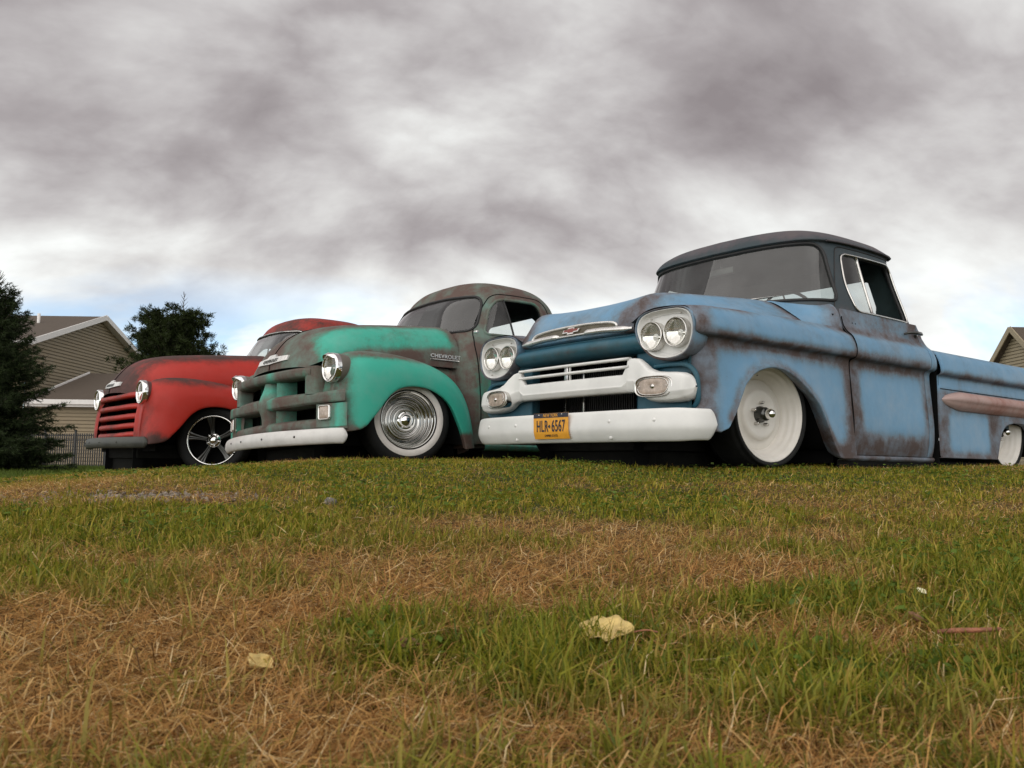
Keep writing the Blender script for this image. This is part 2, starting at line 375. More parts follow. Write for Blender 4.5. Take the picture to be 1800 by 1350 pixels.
def tyre_prof(Ro, Ri, W, bulge=.012):
    h = Ro-Ri
    return [(Ri, -.004), (Ri+.12*h, .006), (Ri+.40*h, bulge), (Ri+.72*h, bulge*.8), (Ro-.018, -.004), (Ro-.006, -.016), (Ro, -.035), (Ro, -W/2), (Ro, -W+.035), (Ro-.006, -W+.016), (Ri+.5*h, -W-bulge*.5), (Ri, -W+.01)]
def wheel_blue(root):
    w = lathe('wheel', [(.30, -.215), (.30, -.20), (.15, -.19), (.001, -.19)], 'black', root, 24)
    lathe('tyre', tyre_prof(.302, .262, .225), 'rubber', w, 64)
    rp = [(.264, -.012), (.266, 0), (.262, .004), (.256, .002), (.250, -.008), (.243, -.016), (.239, -.018), (.236, -.030), (.228, -.043), (.221, -.046), (.217, -.060), (.209, -.075), (.203, -.078), (.199, -.092), (.196, -.098)]
    rm = lathe('rim', rp, 'cream_paint', w, 72)
    dk = lathe('disc', [(.196, -.0975), (.190, -.094), (.172, -.093), (.152, -.090), (.144, -.082), (.140, -.072), (.132, -.066), (.118, -.064), (.085, -.070), (.06, -.076), (.035, -.077)], 'cream_paint', w, 72)
    for k in range(5):
        a = 2*math.pi*k/5+.35
        lathe('lug_nut', [(.009, -.080), (.009, -.052), (.007, -.046), (.001, -.044)], 'dull_chrome', w, 8, 'y', (.066*math.cos(a), 0, .066*math.sin(a)))
    lathe('hub', [(.046, -.080), (.046, -.062), (.040, -.055), (.038, -.030), (.032, -.026), (.026, -.024), (.026, .004), (.020, .016), (.001, .022)], 'gunmetal', w, 24)
    lathe('hub_cap', [(.0275, -.012), (.0275, .006), (.021, .020), (.010, .027), (.001, .029)], 'chrome', w, 24)
    lathe('valve', [(.004, -.070), (.004, -.050), (.001, -.049)], 'black', w, 6, 'y', (.04, 0, .215))
    return w
def wheel_green(root):
    w = lathe('wheel', [(.28, -.19), (.28, -.18), (.15, -.17), (.001, -.17)], 'black', root, 24)
    lathe('tyre', tyre_prof(.318, .198, .205, .014), 'rubber', w, 64)
    lathe('whitewall', [(.2085, .0095), (.2110, .0135), (.228, .0172), (.246, .0165), (.2525, .0135)], 'whitewall', w, 64)
    rm = lathe('rim', [(.201, -.008), (.203, .004), (.198, .008), (.192, .003), (.188, -.010), (.182, -.016), (.178, -.018), (.176, -.034), (.169, -.044), (.163, -.046), (.160, -.064), (.152, -.074), (.146, -.076), (.142, -.092), (.134, -.098)], 'dark_chrome', w, 72)
    lathe('disc', [(.134, -.0975), (.126, -.096), (.121, -.084), (.113, -.076), (.106, -.078), (.101, -.086), (.096, -.087), (.090, -.074), (.080, -.068), (.074, -.070)], 'dark_chrome', w, 64)
    lathe('hub_cap', [(.076, -.074), (.072, -.060), (.060, -.050), (.045, -.046), (.040, -.049), (.036, -.046), (.022, -.038), (.001, -.034)], 'chrome', w, 48)
    for k in range(5):
        a = 2*math.pi*k/5+.2
        lathe('lug_nut', [(.008, -.07), (.008, -.050), (.006, -.044), (.001, -.042)], 'chrome', w, 8, 'y', (.056*math.cos(a), 0, .056*math.sin(a)))
    return w
def wheel_red(root):
    w = lathe('wheel', [(.28, -.19), (.28, -.18), (.15, -.17), (.001, -.17)], 'black', root, 24)
    lathe('tyre', tyre_prof(.300, .209, .215, .014), 'rubber', w, 64)
    lathe('rim', [(.207, -.008), (.2125, .006), (.209, .012), (.202, .010), (.198, .002), (.1965, -.03), (.192, -.09), (.190, -.15)], 'chrome', w, 72)
    lathe('barrel', [(.1895, -.03), (.186, -.14), (.001, -.145)], 'black', w, 48)
    for k in range(5):
        a = 2*math.pi*k/5+R(10)
        ca, sa = math.cos(a), math.sin(a); ribs = []
        for rr_, wd, y0 in ((.030, .020, -.028), (.075, .017, -.034), (.125, .021, -.026), (.170, .031, -.014), (.197, .040, -.008)):
            prof = [(-wd, y0-.045), (-wd, y0-.006), (-wd*.72, y0), (-wd*.5, y0-.001), (0, y0-.012), (wd*.5, y0-.001), (wd*.72, y0), (wd, y0-.006), (wd, y0-.045)]
            ribs.append([(rr_*ca-t*sa, yy, rr_*sa+t*ca) for t, yy in prof])
        loft('spoke', ribs, 14, 25, 'gunmetal', w)
    lathe('hub_cap', [(.062, -.06), (.062, -.036), (.052, -.030), (.036, -.028), (.034, -.012), (.028, -.004), (.015, 0), (.001, .001)], 'chrome', w, 32)
    for k in range(5):
        a = 2*math.pi*k/5+R(46)
        lathe('lug_nut', [(.0085, -.045), (.0085, -.022), (.006, -.016), (.001, -.014)], 'chrome', w, 8, 'y', (.056*math.cos(a), 0, .056*math.sin(a)))
    return w
def steering_wheel(root, c, r=.20):
    a = R(28); P = [(c[0]+r*math.cos(t)*math.sin(a), c[1]+r*math.sin(t), c[2]+r*math.cos(t)*math.cos(a)) for t in np.linspace(0, 2*math.pi, 40, endpoint=False)]
    s = tube('steering_wheel', P, .010, 'black', root, 8, True)
    tube('column', [c, (c[0]+.30, c[1], c[2]-.16)], .018, 'black', s)
    for t in (0, 2.1, 4.2): tube('spoke', [c, (c[0]+r*math.cos(t)*math.sin(a), c[1]+r*math.sin(t), c[2]+r*math.cos(t)*math.cos(a))], .006, 'black', s, 6)

# ================================================================== BLUE PICKUP
def build_blue():
    root = empty('pickup_truck', truck_matrix(.909, 5.32, R(52.05), 0, 0))
    tag(root, 'patina blue lowered pickup with quad headlights, white bumper and orange plate, nearest truck', 'pickup truck', 'vintage pickups parked on the lawn')
    rs = np.random.default_rng(3)
    ax = [.75, .62, .56, .50, .443, .40, .363, .30, .249, .18, .116, .05, -.022, -.10, -.18, -.25, -.307, -.36, -.415, -.46, -.507, -.55, -.72]
    az = [.25, .245, .24, .262, .34, .42, .49, .545, .573, .592, .599, .594, .579, .55, .507, .463, .419, .35, .263, .19, .132, .125, .128]
    zb = lambda x: float(np.interp(-x, [-a for a in ax], az))
    hx = [.72, .62, .55, .45, .3, 0, -.25, -.70]
    ye = lambda x: float(np.interp(-x, [-a for a in hx], [.475, .50, .56, .66, .735, .785, .80, .81]))
    ze = lambda x: float(np.interp(-x, [-a for a in hx], [.83, .872, .888, .900, .905, .908, .912, .918]))
    def archd(P):
        A = np.array([(x, zb(x)) for x in np.linspace(.46, -.50, 90)]); return np.min(np.hypot(P[:, 0:1]-A[None, :, 0], P[:, 2:3]-A[None, :, 1]), 1)
    def w_fender(P):
        x, y, z = P[:, 0], np.abs(P[:, 1]), P[:, 2]
        w = np.full(len(P), .92)
        w -= .80*sb(x, -.60, .55, .07)*sb(z, .22, .655, .06)*sst(.015, .07, archd(P))
        w -= .62*sb(z, .755, .875, .025)*sb(x, -.68, .62, .06)
        w -= .35*sb(z, .875, .95, .02)*sb(x, -.55, .25, .12)
        w += .30*sb(z, .69, .735, .012)*sb(x, -.7, .45, .1)
        w -= .25*sst(.05, .0, archd(P))*sb(z, .3, .7, .08)
        w += .25*(1-sst(.15, .26, z))
        return w
    XS = np.r_[np.linspace(.715, .52, 16), np.linspace(.505, -.688, 96)]
    def fender_ribs():
        ribs = []
        for x in XS:
            k = math.sqrt(max(0., 1-(max(0, x-.50)/.222)**2)); kk = sst(.5, .72, x)
            ysh = .957-.055*(1-k)*1.0; yl = .83+.105*k+.010*math.exp(-((x-.02)/.38)**2); z0 = zb(x); e, ez = ye(x), ze(x)
            zt = float(np.interp(-x, [-.715, -.6, -.3, 0, .7], [.888, .897, .906, .908, .905]))
            xl = x if x < .55 else .55+(x-.55)*.62
            a, b = .70, z0
            ribs.append([(x, e-.015, ez-.004), (x, e+(ysh-e)*.30, max(ez, zt-.012*0)+.000), (x, ysh-.085, zt-.010), (x, ysh-.028, zt-.055), (x, ysh-.002, .785),
                         (x, ysh-.004, .745), (x*.5+xl*.5, ysh-.016, .728), (xl, yl-.032, .713), (xl, yl-.030, a-.15*(a-b)), (xl, yl-.020, a-.45*(a-b)), (xl, yl-.004, a-.80*(a-b)), (xl, yl+.006, b+.020), (xl, yl+.008, b+.004), (xl, yl-.002, b-.001), (xl, yl-.03, b+.006), (xl, yl-.07, b+.03)])
        return ribs
    FR = fender_ribs()
    for m in (False, True):
        loft('front_fender', FR, None, 66, 'blue_paint', root, w_fender, m)
        s = -1 if m else 1
        # inner wheel well
        W = [[(x, s*yy, max(zb(x)+.05, .12) if yy > .45 else max(zb(x)+.05, .12)) for yy in (.93-.03, .72, .40)] for x in np.linspace(.50, -.55, 24)]
        loft('wheel_well', W, None, 7, 'black', root)
        loft('wheel_well', [[(x, s*.40, z) for z in (.08, .40, .72)] for x in (.62, 0, -.62)], 8, 6, 'black', root)
        loft('wheel_well', [[(-.56, s*yy, z) for z in (.10, .40, .72)] for yy in (.40, .65, .865)], 8, 6, 'black', root)
        loft('wheel_well', [[(.52, s*yy, z) for z in (.20, .40, .62)] for yy in (.40, .60, .80)], 8, 6, 'black', root)
    # ---- headlight pods
    pod = np.array([(.515, .80), (.543, .848), (.61, .870), (.71, .874), (.81, .868), (.870, .838), (.892, .775), (.884, .705), (.848, .648), (.785, .622), (.70, .620), (.622, .642), (.558, .695), (.524, .748)])
    pc = np.array([.703, .750]); loop = cr(pod, 72, True)
    for m in (False, True):
        s = -1 if m else 1
        def ring(k, x, sx=0.): return [(x-sx*abs(q[0]-.5)*.12, s*(pc[0]+(q[0]-pc[0])*k), pc[1]+(q[1]-pc[1])*k) for q in loop]
        A = np.array([ring(1.02, .60), ring(1.075, .64), ring(1.085, .695), ring(1.07, .716), ring(1.035, .722), ring(1.01, .712), ring(1.0, .700)])
        loft('headlight_pod', A, 26, 72, 'blue_paint', root, lambda P: .55+.4*(1-sst(.64, .72, P[:, 2]))+.25*sst(.70, .73, P[:, 0]), cv=True)
        B = np.array([ring(1.004, .700), ring(.998, .713), ring(.975, .7175), ring(.945, .712), ring(.90, .697), ring(.86, .686), ring(.80, .680)])
        bz = loft('headlight_bezel', B, 30, 72, 'white_paint', root, cv=True)
        back = [(.678, s*(pc[0]+(q[0]-pc[0])*.84), pc[1]+(q[1]-pc[1])*.84) for q in loop]
        mk('bezel_plate', [(.676, s*.703, .748)]+back, [(0, 1+i, 1+(i+1) % 72) for i in range(72)], 'white_paint', bz)
        for yy, zz_ in ((.614, .742), (.780, .748)):
            headlamp((.709, s*yy, zz_), .071, root, 'dull_chrome', .007, .03)
        # the raised web between the two lamps
        loft('bezel_web', [[(.676, s*(.697+t), z) for t, z in ((0, .70),)]+[(.700, s*.697, .748), (.676, s*.697, .80)] for t in (0,)]*2, 2, 6, 'white_paint', bz)
        for yy, zz_ in ((.60, .645), (.80, .645), (.60, .835), (.80, .845)): bolt((.693, s*yy, zz_), .005, bz, 'dull_chrome', name='screw')
    # ---- hood with two ridges
    HR = [(.698, .783, .44, .783, .475, .783), (.720, .798, .44, .798, .478, .798), (.704, .866, .43, .869, .480, .848), (.655, .932, .437, .942, .492, .874), (.57, .988, .45, 1.007, .552, .891), (.45, 1.019, .46, 1.034, .655, .903), (.28, 1.038, .47, 1.050, .735, .908), (0, 1.060, .485, 1.071, .782, .912), (-.25, 1.076, .50, 1.086, .798, .916), (-.415, 1.084, .51, 1.094, .803, .919)]
    ribs = []
    for i, (x, zc, r, zr, e, z_e) in enumerate(HR):
        D, d = zr-z_e, zr-zc; wb = max(0, 1-i/5.)
        ys = [0, .35*r, .7*r, .9*r, r, r+.12*(e-r), r+.38*(e-r), r+.74*(e-r), e]; zs = [zc, zc+.08*d, zc+.45*d, zc+.86*d, zr, zr-.06*D, zr-.30*D, zr-.72*D, z_e]
        half = [(x-.10*y*y*wb, y, z) for y, z in zip(ys, zs)]
        ribs.append([(a, -b, c) for a, b, c in half[:0:-1]]+half)
    def w_hood(P):
        x, y, z = P[:, 0], np.abs(P[:, 1]), P[:, 2]
        w = np.full(len(P), .55)
        w -= .22*sb(x, -.2, .45, .15)*sb(y, .52, .74, .05) + .2*sb(x, .25, .7, .12)*(1-sst(.3, .42, y))
        w += .30*np.exp(-((y-.47)/.05)**2) + .28*sst(-.30, -.38, x)*sb(y, .3, .8, .1)+.2*sst(.60, .70, x)*sst(.25, .45, y)
        w += .22*sb(y, .76, .82, .015)
        return w
    hood = loft('hood', ribs, 60, 90, 'blue_paint', root, w_hood)
    HRa = np.array(HR)
    for s in (1, -1): tube('hood_gap', [(x-.003, s*(float(np.interp(-x, -HRa[:, 0][2:], HRa[:, 4][2:]))+.002), float(np.interp(-x, -HRa[:, 0][2:], HRa[:, 5][2:]))+.0005) for x in np.linspace(.66, -.41, 40)], .0032, 'black', hood, 6)
    face = lambda y, z, off=0.: (.727-.24*(z-.80)-.10*y*y+off, y, z)
    # hood trim: dark plate, bright frame, two lower wings, bow-tie emblem
    pl = [(-.365, .828), (-.33, .853), (-.26, .864), (0, .872), (.26, .864), (.33, .853), (.365, .828), (.13, .812), (-.13, .812)]
    pts = cr(np.array([(-.365, .826), (-.335, .850), (-.25, .862), (-.1, .868), (.1, .868), (.25, .862), (.335, .850), (.365, .826)]), 40)
    V = []; F = []
    for y, z in pts: V += [face(y, z, .001), face(y, .812, .001)]
    mk('emblem_plate', V, [(2*i, 2*i+1, 2*i+3, 2*i+2) for i in range(39)], 'olive_plate', hood)
    tube('trim_frame', [face(y, z, .004) for y, z in pts], .0075, 'bright_metal', hood, 8)
    tube('trim_frame', [face(y, .812, .004) for y in np.linspace(-.14, .14, 12)], .0062, 'bright_metal', hood, 8)
    for s in (1, -1):
        wing = []
        for y in np.linspace(.105, .470, 22):
            tp = sst(.105, .135, y)*(1-.75*sst(.40, .470, y)); h = .004+.012*tp; zc = .818-.012*sst(.2, .47, y)
            wing.append([face(s*y, zc+h, .001), face(s*y, zc+h*.9, .010*tp+.002), face(s*y, zc, .018*tp+.002), face(s*y, zc-h*.7, .012*tp+.002), face(s*y, zc-h, .001)])
        loft('trim_wing', wing, None, 13, 'bright_metal', hood)
    bt = [(-.070, .832), (-.062, .850), (-.026, .850), (-.026, .860), (.026, .860), (.026, .850), (.074, .850), (.062, .832), (.026, .832), (.026, .822), (-.026, .822), (-.026, .832)]
    poly_extrude('bowtie_emblem', [face(y, z, .004) for y, z in bt], (.008, 0, 0), 'bright_metal', hood)
    bt2 = [(y*.86, .841+(z-.841)*.62+.003) for y, z in bt]
    poly_extrude('bowtie_fill', [face(y, z, .0115) for y, z in bt2], (.002, 0, 0), 'emblem_red', hood)
    # ---- header panel and grille surround
    def w_front(P): return .28+.35*np.exp(-((P[:, 2]-.715)/.02)**2)+.3*np.exp(-((np.abs(P[:, 1])-.84)/.03)**2)
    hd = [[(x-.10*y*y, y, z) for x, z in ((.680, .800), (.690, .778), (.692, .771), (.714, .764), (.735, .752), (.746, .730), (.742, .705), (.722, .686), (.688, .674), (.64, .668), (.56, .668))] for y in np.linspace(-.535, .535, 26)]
    loft('header_panel', hd, None, 40, 'blue_shaded', root, w_front)
    for s in (1, -1):
        sp = []
        for t in np.linspace(0, 1, 22):
            y = .445+.40*t; x0 = .640+.012*math.sin(math.pi*t)
            sp.append([(x0+.030*sst(.86, 1, t)+.045*(1-sst(0, .12, t))*0, s*y, z) for z in np.linspace(.70, .28, 9)])
        loft('grille_surround', sp, None, 24, 'blue_shaded', root, w_front)
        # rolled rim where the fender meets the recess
        tube('surround_rim', [(.668, s*.60, .588), (.672, s*.72, .590), (.672, s*.82, .578), (.668, s*.872, .53), (.662, s*.880, .46), (.655, s*.872, .40), (.645, s*.83, .362), (.64, s*.76, .352)], .013, 'blue_shaded', root, 10, smoothpath=40, wear=lambda P: np.full(len(P), .35))
        loft('grille_jamb', [[(x, s*yy, z) for z in np.linspace(.675, .36, 4)] for x, yy in ((.645, .447), (.56, .455), (.40, .46))], 6, 6, 'blue_shaded', root, w_front)
    # radiator far inside the opening
    rad = box('radiator', (.40, 0, .50), (.03, .86, .40), 'black', root, 0)
    for k in range(44):
        y = -.40+k*.0186; mkk = box('radiator_fin', (.424, y, .50), (.008, .0045, .36), 'radiator', rad, 0)
    for y in (-.19, .30, -.36): box('radiator_brace', (.445, y, .50), (.012, .018, .36), 'dull_chrome', rad, .003)
    box('shroud', (.36, 0, .30), (.30, 1.1, .02), 'black', root, 0); box('shroud', (.40, 0, .69), (.36, 1.0, .02), 'black', root, 0)
    # ---- white grille
    gy = [0, .30, .452, .456, .50, .535, .575, .61, .66, .72, .78, .83, .862, .880, .886]
    gt = [.556, .556, .556, .640, .638, .632, .605, .575, .556, .549, .545, .538, .522, .495, .470]
    gb = [.457, .457, .457, .457, .455, .445, .420, .404, .396, .393, .393, .398, .412, .438, .462]
    ribs = []
    ysam = np.r_[np.linspace(0, .455, 14), np.linspace(.4565, .886, 44)]
    def grib(y):
        a = abs(y); t, b = float(np.interp(a, gy, gt)), float(np.interp(a, gy, gb)); lobe = sst(.50, .64, a); bow = .045*a*a
        x0 = .715-bow; f = .030+.032*lobe; end = 1-sst(.83, .886, a)**2*.85
        h = t-b; P = []
        prof = [(0, -.035), (.0, .25), (.03, .62), (.10, .80), (.30, .92), (.60, 1.0 if lobe < .5 else 1.0), (.68, 1.06-.06*lobe), (.80, .88), (.93, .60+.1*lobe), (1.0, .15), (1.0, -.6)]
        return [(x0+(f*d*end if d > 0 else d*.05), y, t-h*q) for q, d in prof]
    full = [grib(-y) for y in ysam[::-1]]+[grib(y) for y in ysam[1:]]
    gr = loft('grille', full, None, 44, 'white_paint', root)
    for zc in (.6375, .594):
        tube('grille_bar', [(.738-.045*y*y, y, zc) for y in np.linspace(-.47, .47, 20)], .0085, 'white_paint', gr, 10)
        tube('grille_bar', [(.728-.045*y*y, y, zc) for y in np.linspace(-.47, .47, 20)], .0085, 'white_paint', gr, 10)
    box('grille_divider', (.728, .0, .597), (.012, .008, .085), 'white_paint', gr, .002)
    box('hood_latch', (.60, -.17, .58), (.02, .035, .17), 'dull_chrome', root, .004)
    for s in (1, -1):
        c = np.array([(.666+.118*math.copysign(abs(math.cos(t))**.62, math.cos(t)), .474+.054*math.copysign(abs(math.sin(t))**.7, math.sin(t))) for t in np.linspace(0, 2*math.pi, 48, endpoint=False)])
        fx = lambda y: .772-.045*y*y-.25*max(0, y-.66)**1.5
        c0 = np.array([.666, .474])
        def rg(k, off): return [(fx(c0[0]+(q[0]-c0[0])*k)+off, s*(c0[0]+(q[0]-c0[0])*k), c0[1]+(q[1]-c0[1])*k) for q in c]
        pk = loft('parking_light', [rg(1.04, -.035), rg(1.03, .004), rg(.99, .014), rg(.93, .012), rg(.90, .002), rg(.88, .0)], 16, 48, 'dull_chrome', root, cv=True)
        L = [rg(.88, .000), rg(.86, .007), rg(.75, .012), rg(.5, .014), rg(.2, .012), rg(.01, .010)]
        loft('lens', L, 14, 48, 'lens_amber', pk, cv=True)
        tube('lens_ring', rg(.80, .013), .0025, 'dull_chrome', pk, 6, True)
        lathe('bulb', [(.014, 0), (.012, .006), (.001, .010)], 'dull_chrome', pk, 14, 'x', (fx(.666)+.010, s*.666, .474))
        for dy in (-.085, .085): bolt((fx(.666+dy)+.010, s*(.666+dy), .474), .005, pk, 'dull_chrome', name='screw')
    # ---- front bumper
    by = [0, .3, .55, .72, .83, .90, .940, .960, .968, .970]; bx = [.815, .812, .802, .785, .760, .728, .692, .662, .640, .625]
    bh = [.084, .084, .084, .084, .083, .081, .076, .066, .050, .030]
    bump = bumper_loft('front_bumper', [(.815, 0), (.812, .30), (.802, .55), (.784, .73), (.756, .84), (.712, .912), (.660, .945), (.608, .955)], [(-.05, .90), (-.028, 1.0), (-.010, .90), (-.001, .35), (.002, -.10), (-.003, -.42), (-.020, -.84), (-.036, -1.0), (-.058, -.92)], lambda a: .084-.006*sst(.8, .95, a), 'white_paint', root, .276)
    bxf = lambda y: float(np.interp(abs(y), by, bx))
    for y, z in ((.40, .30), (-.40, .30), (.40, .215), (-.40, .215), (.70, .30), (-.70, .30)): bolt((bxf(y)-(.002 if z > .25 else .014), y, z), .011, bump, 'white_paint')
    # licence plate, bent over the bumper crease
    PY, PW = -.055, .1525
    zs = [.362, .345, .285, .25, .215]; xs_ = [.826, .827, .826, .824, .812]
    px = lambda z: float(np.interp(z, zs[::-1], xs_[::-1]))
    plate = loft('licence_plate', [[(px(z), y, z) for z in zs] for y in np.linspace(PY-PW, PY+PW, 5)], 8, 16, 'plate_orange', root)
    # text runs from the passenger side (viewer left, -y) to +y
    mp = lambda zc, off: (lambda u, v, w: (px(zc+v)+off+w, PY+u, zc+v))
    loft('plate_band', [[(px(z)+.0012, y, z) for z in (.3615, .349, .336)] for y in np.linspace(PY-PW+.001, PY+PW-.001, 4)], 6, 6, 'plate_blue', plate)
    put_text('plate_state', 'NEW YORK', .026, mp(.3485, .0022), 'plate_orange', plate, .0004, .95)
    put_text('plate_number', 'HLR', .092, lambda u, v, w: (px(.285+v)+.002+w, PY-.073+u, .285+v), 'plate_blue', plate, .0006, .60, 1.08, .0012)
    put_text('plate_number', '6567', .092, lambda u, v, w: (px(.285+v)+.002+w, PY+.067+u, .285+v), 'plate_blue', plate, .0006, .60, 1.06, .0012)
    poly_extrude('plate_mark', [(px(.285)+.002, PY-.012+u, .285+v) for u, v in ((-.012, .0), (.004, .012), (.010, .004), (.008, -.010), (-.002, -.006))], (.0008, 0, 0), 'plate_blue', plate)
    put_text('plate_motto', 'EMPIRE STATE', .019, mp(.2325, .0022), 'plate_blue', plate, .0004, .95)
    for u in (-.10, .10): bolt((px(.352)+.001, PY+u, .352), .005, plate, 'dull_chrome', name='screw')
    # ---- lower body side shared by door and cab corner
    def side_prof(x, z0=.150, f=0.):
        return [(x, .853, 1.035), (x, .860, .985), (x, .870, .935), (x, .895, .893), (x, .932, .855), (x, .954, .800), (x, .955, .750), (x, .942, .727), (x, .908, .712), (x, .903, .66), (x, .915, .50), (x, .925, .36), (x, .922, .24), (x, .908, .165), (x, .897, z0), (x, .86, z0+.004)]
    def w_door(P):
        x, z = P[:, 0], P[:, 2]
        w = np.full(len(P), .92)
        w -= .80*sb(x, -1.54, -.80, .05)*sb(z, .295, .655, .05)
        w -= .60*sb(z, .765, .875, .03)*sb(x, -1.62, -.66, .05)
        w -= .18*sb(z, .92, 1.04, .03)*sb(x, -1.5, -.75, .1)
        w += .22*sb(z, .69, .735, .012)
        w += .2*(1-sst(.18, .30, z))
        return w
    for m in (False, True):
        s = -1 if m else 1
        dr = []
        for x in np.r_[-.697, -.699, np.linspace(-.703, -1.598, 60), -1.602, -1.604]:
            e = .012 if x > -.6985 or x < -1.603 else (.003 if x > -.7 or x < -1.601 else 0); dr.append([(a, b-e, c) for a, b, c in side_prof(x)])
        door = loft('door', dr, None, 60, 'blue_paint', root, w_door, m)
        if m: door_R = door
        else: door_L = door
        loft('door_jamb', [[(-.7005+i*.003, s*(.84+.06*0), 1.03), (-.7005+i*.003, s*.90, .80), (-.7005+i*.003, s*.885, .5), (-.7005+i*.003, s*.885, .15)] for i in (0, 1)], None, 10, 'black', root)
        cc = []
        for i, x in enumerate([-1.6105, -1.613, -1.65, -1.685, -1.705, -1.712]):
            ins = [.008, 0, 0, .006, .03, .06][i]; zt_ = [1.035, 1.033, .985, .935, .895, .875][i]; cc.append([(a, b-ins-.10*max(0, .98-zt_)*sst(.85, .95, c), min(c, zt_+.01*(c-1))) for a, b, c in side_prof(x)])
        loft('cab_corner', cc, 14, 60, 'blue_paint', root, lambda P: np.full(len(P), .72)-.3*sb(P[:, 2], .765, .87, .03), m)
        tube('door_gap', [(-.6925, s*(b-.001), c) for a, b, c in cr(np.array(side_prof(0)[1:-1]), 40)], .0038, 'black', root, 6)
        # rocker
        loft('rocker_panel', [[(x, s*.885, .155), (x, s*.905, .145), (x, s*.905, .128), (x, s*.89, .118)] for x in (-.56, -1.1, -1.70)], 6, 10, 'blue_paint', root, lambda P: np.full(len(P), .85))
        loft('sill_skirt', [[(x, s*.888, .125), (x, s*.885, .08), (x, s*.86, .045)] for x in (-.56, -1.1, -2.50)], 6, 6, 'underbody', root)
        # door handle
        h = tube('door_handle', [(-1.40, s*.878, .950), (-1.42, s*.905, .958), (-1.48, s*.918, .962), (-1.55, s*.915, .963), (-1.585, s*.905, .962)], [.006, .010, .012, .012, .008], 'gunmetal', door, 10)
        lathe('handle_base', [(.020, 0), (.018, .008), (.001, .010)], 'gunmetal', h, 14, 'y', (-1.57, s*.868 if s > 0 else s*.868, .962))
        for a, b in ((-.80, .955), (-.835, .955), (-.832, .925)): lathe('mirror_hole', [(.005, 0), (.001, .0015)], 'black', door, 8, 'y', (a, s*(.8665 if s > 0 else .8665), b))
    # ---- cab shell (greenhouse)
    keys = [(1.00, [(-.36, 0), (-.38, .3), (-.455, .56), (-.575, .735), (-.72, .815), (-.95, .848), (-1.25, .855), (-1.5, .848), (-1.63, .80), (-1.685, .6), (-1.70, .3), (-1.70, 0)]),
            (1.10, [(-.40, 0), (-.42, .3), (-.49, .55), (-.60, .715), (-.74, .790), (-.95, .828), (-1.25, .835), (-1.49, .825), (-1.61, .775), (-1.66, .58), (-1.68, .3), (-1.68, 0)]),
            (1.30, [(-.50, 0), (-.52, .3), (-.575, .52), (-.665, .665), (-.79, .735), (-.97, .770), (-1.25, .778), (-1.47, .768), (-1.58, .715), (-1.63, .55), (-1.645, .3), (-1.645, 0)]),
            (1.485, [(-.58, 0), (-.60, .3), (-.645, .50), (-.72, .625), (-.83, .692), (-.99, .725), (-1.25, .735), (-1.45, .725), (-1.555, .675), (-1.605, .52), (-1.62, .3), (-1.62, 0)])]
    base = np.array(keys[-1][1])
    def grow(b, f, sd, rr, k=1.):
        o = b.copy(); fr = sst(-.95, -.75, o[:, 0]); re = sst(-1.40, -1.52, o[:, 0]); o[:, 0] += f*fr-rr*re; sdw = sst(.35, .68, o[:, 1]); o[:, 1] += sd*sdw; return o
    sc_ = lambda b, k, ky, cx=-1.08: np.stack([cx+(b[:, 0]-cx)*k, b[:, 1]*ky], 1)
    keys += [(1.500, base), (1.502, grow(base, .012, .008, .02)), (1.505, grow(base, .021, .013, .034)), (1.517, grow(base, .020, .012, .033)), (1.548, sc_(grow(base, .020, .002, .02), .98, .965)), (1.578, sc_(base, .955, .91)), (1.604, sc_(base, .87, .80)), (1.624, sc_(base, .68, .60)), (1.636, sc_(base, .35, .32)), (1.639, sc_(base, .02, .02))]
    sh = Shell(keys, 120, 150)
    ucb, uct = sh.u_of(-.765, 1.10), sh.u_of(-.785, 1.46)
    L0 = roundpoly(np.array([(-ucb*2.2, 1.095), (ucb*2.2, 1.095), (uct*2.2, 1.488), (-uct*2.2, 1.488)]), [.05, .05, .10, .10]); ws = dense(L0)/np.array([2.2, 1])
    win = [(-.900, 1.043), (-1.535, 1.040), (-1.490, 1.440), (-.905, 1.432), (-.862, 1.20)]
    wl, wr = sh.loopXZ(win, [.05, .05, .07, .05, .3]), sh.loopXZ(win, [.05, .05, .07, .05, .3], -1)
    dfr = [(-.700, 1.012), (-1.602, 1.012), (-1.572, 1.480), (-.880, 1.478), (-.800, 1.25)]
    dl, dr_ = sh.loopXZ(dfr, [.02, .02, .04, .04, .3]), sh.loopXZ(dfr, [.02, .02, .04, .04, .3], -1)
    urw = sh.u_of(-1.66, 1.20)
    def rearloop():
        y0 = .50; u0 = 1-y0/2.2*1.03
        return u0
    u0 = rearloop()
    # rear window: one loop on each side of the seam at u=+-1
    rl = dense(roundpoly(np.array([(u0*2.2, 1.155), (2.30, 1.155), (2.30, 1.395), (u0*2.2, 1.395)]), .055))/np.array([2.2, 1]); rr_ = rl*np.array([-1, 1])
    res = sh.cut([('ws', ws), ('wl', wl), ('wr', wr), ('rl', rl), ('rr', rr_), ('dl', dl), ('dr', dr_)])
    w_roof = lambda P: .38+.42*sst(1.49, 1.56, P[:, 2])+.30*(1-sst(1.02, 1.12, P[:, 2]))+.15*sb(P[:, 0], -1.7, -1.2, .1)
    cab = sh.part('cab', res['rest'], 'blue_roof', root, w_roof)
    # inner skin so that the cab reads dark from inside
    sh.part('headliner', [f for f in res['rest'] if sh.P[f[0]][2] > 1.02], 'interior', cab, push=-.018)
    sh.part('windshield', res['ws'], 'window_glass', root, push=-.006)
    g3 = sh.loop3(ws); tube('windshield_gasket', g3[::3], .011, 'gasket', root, 8, True); tube('windshield_trim', (g3+np.array([.004, 0, 0]))[::3], .0045, 'dull_chrome', root, 6, True)
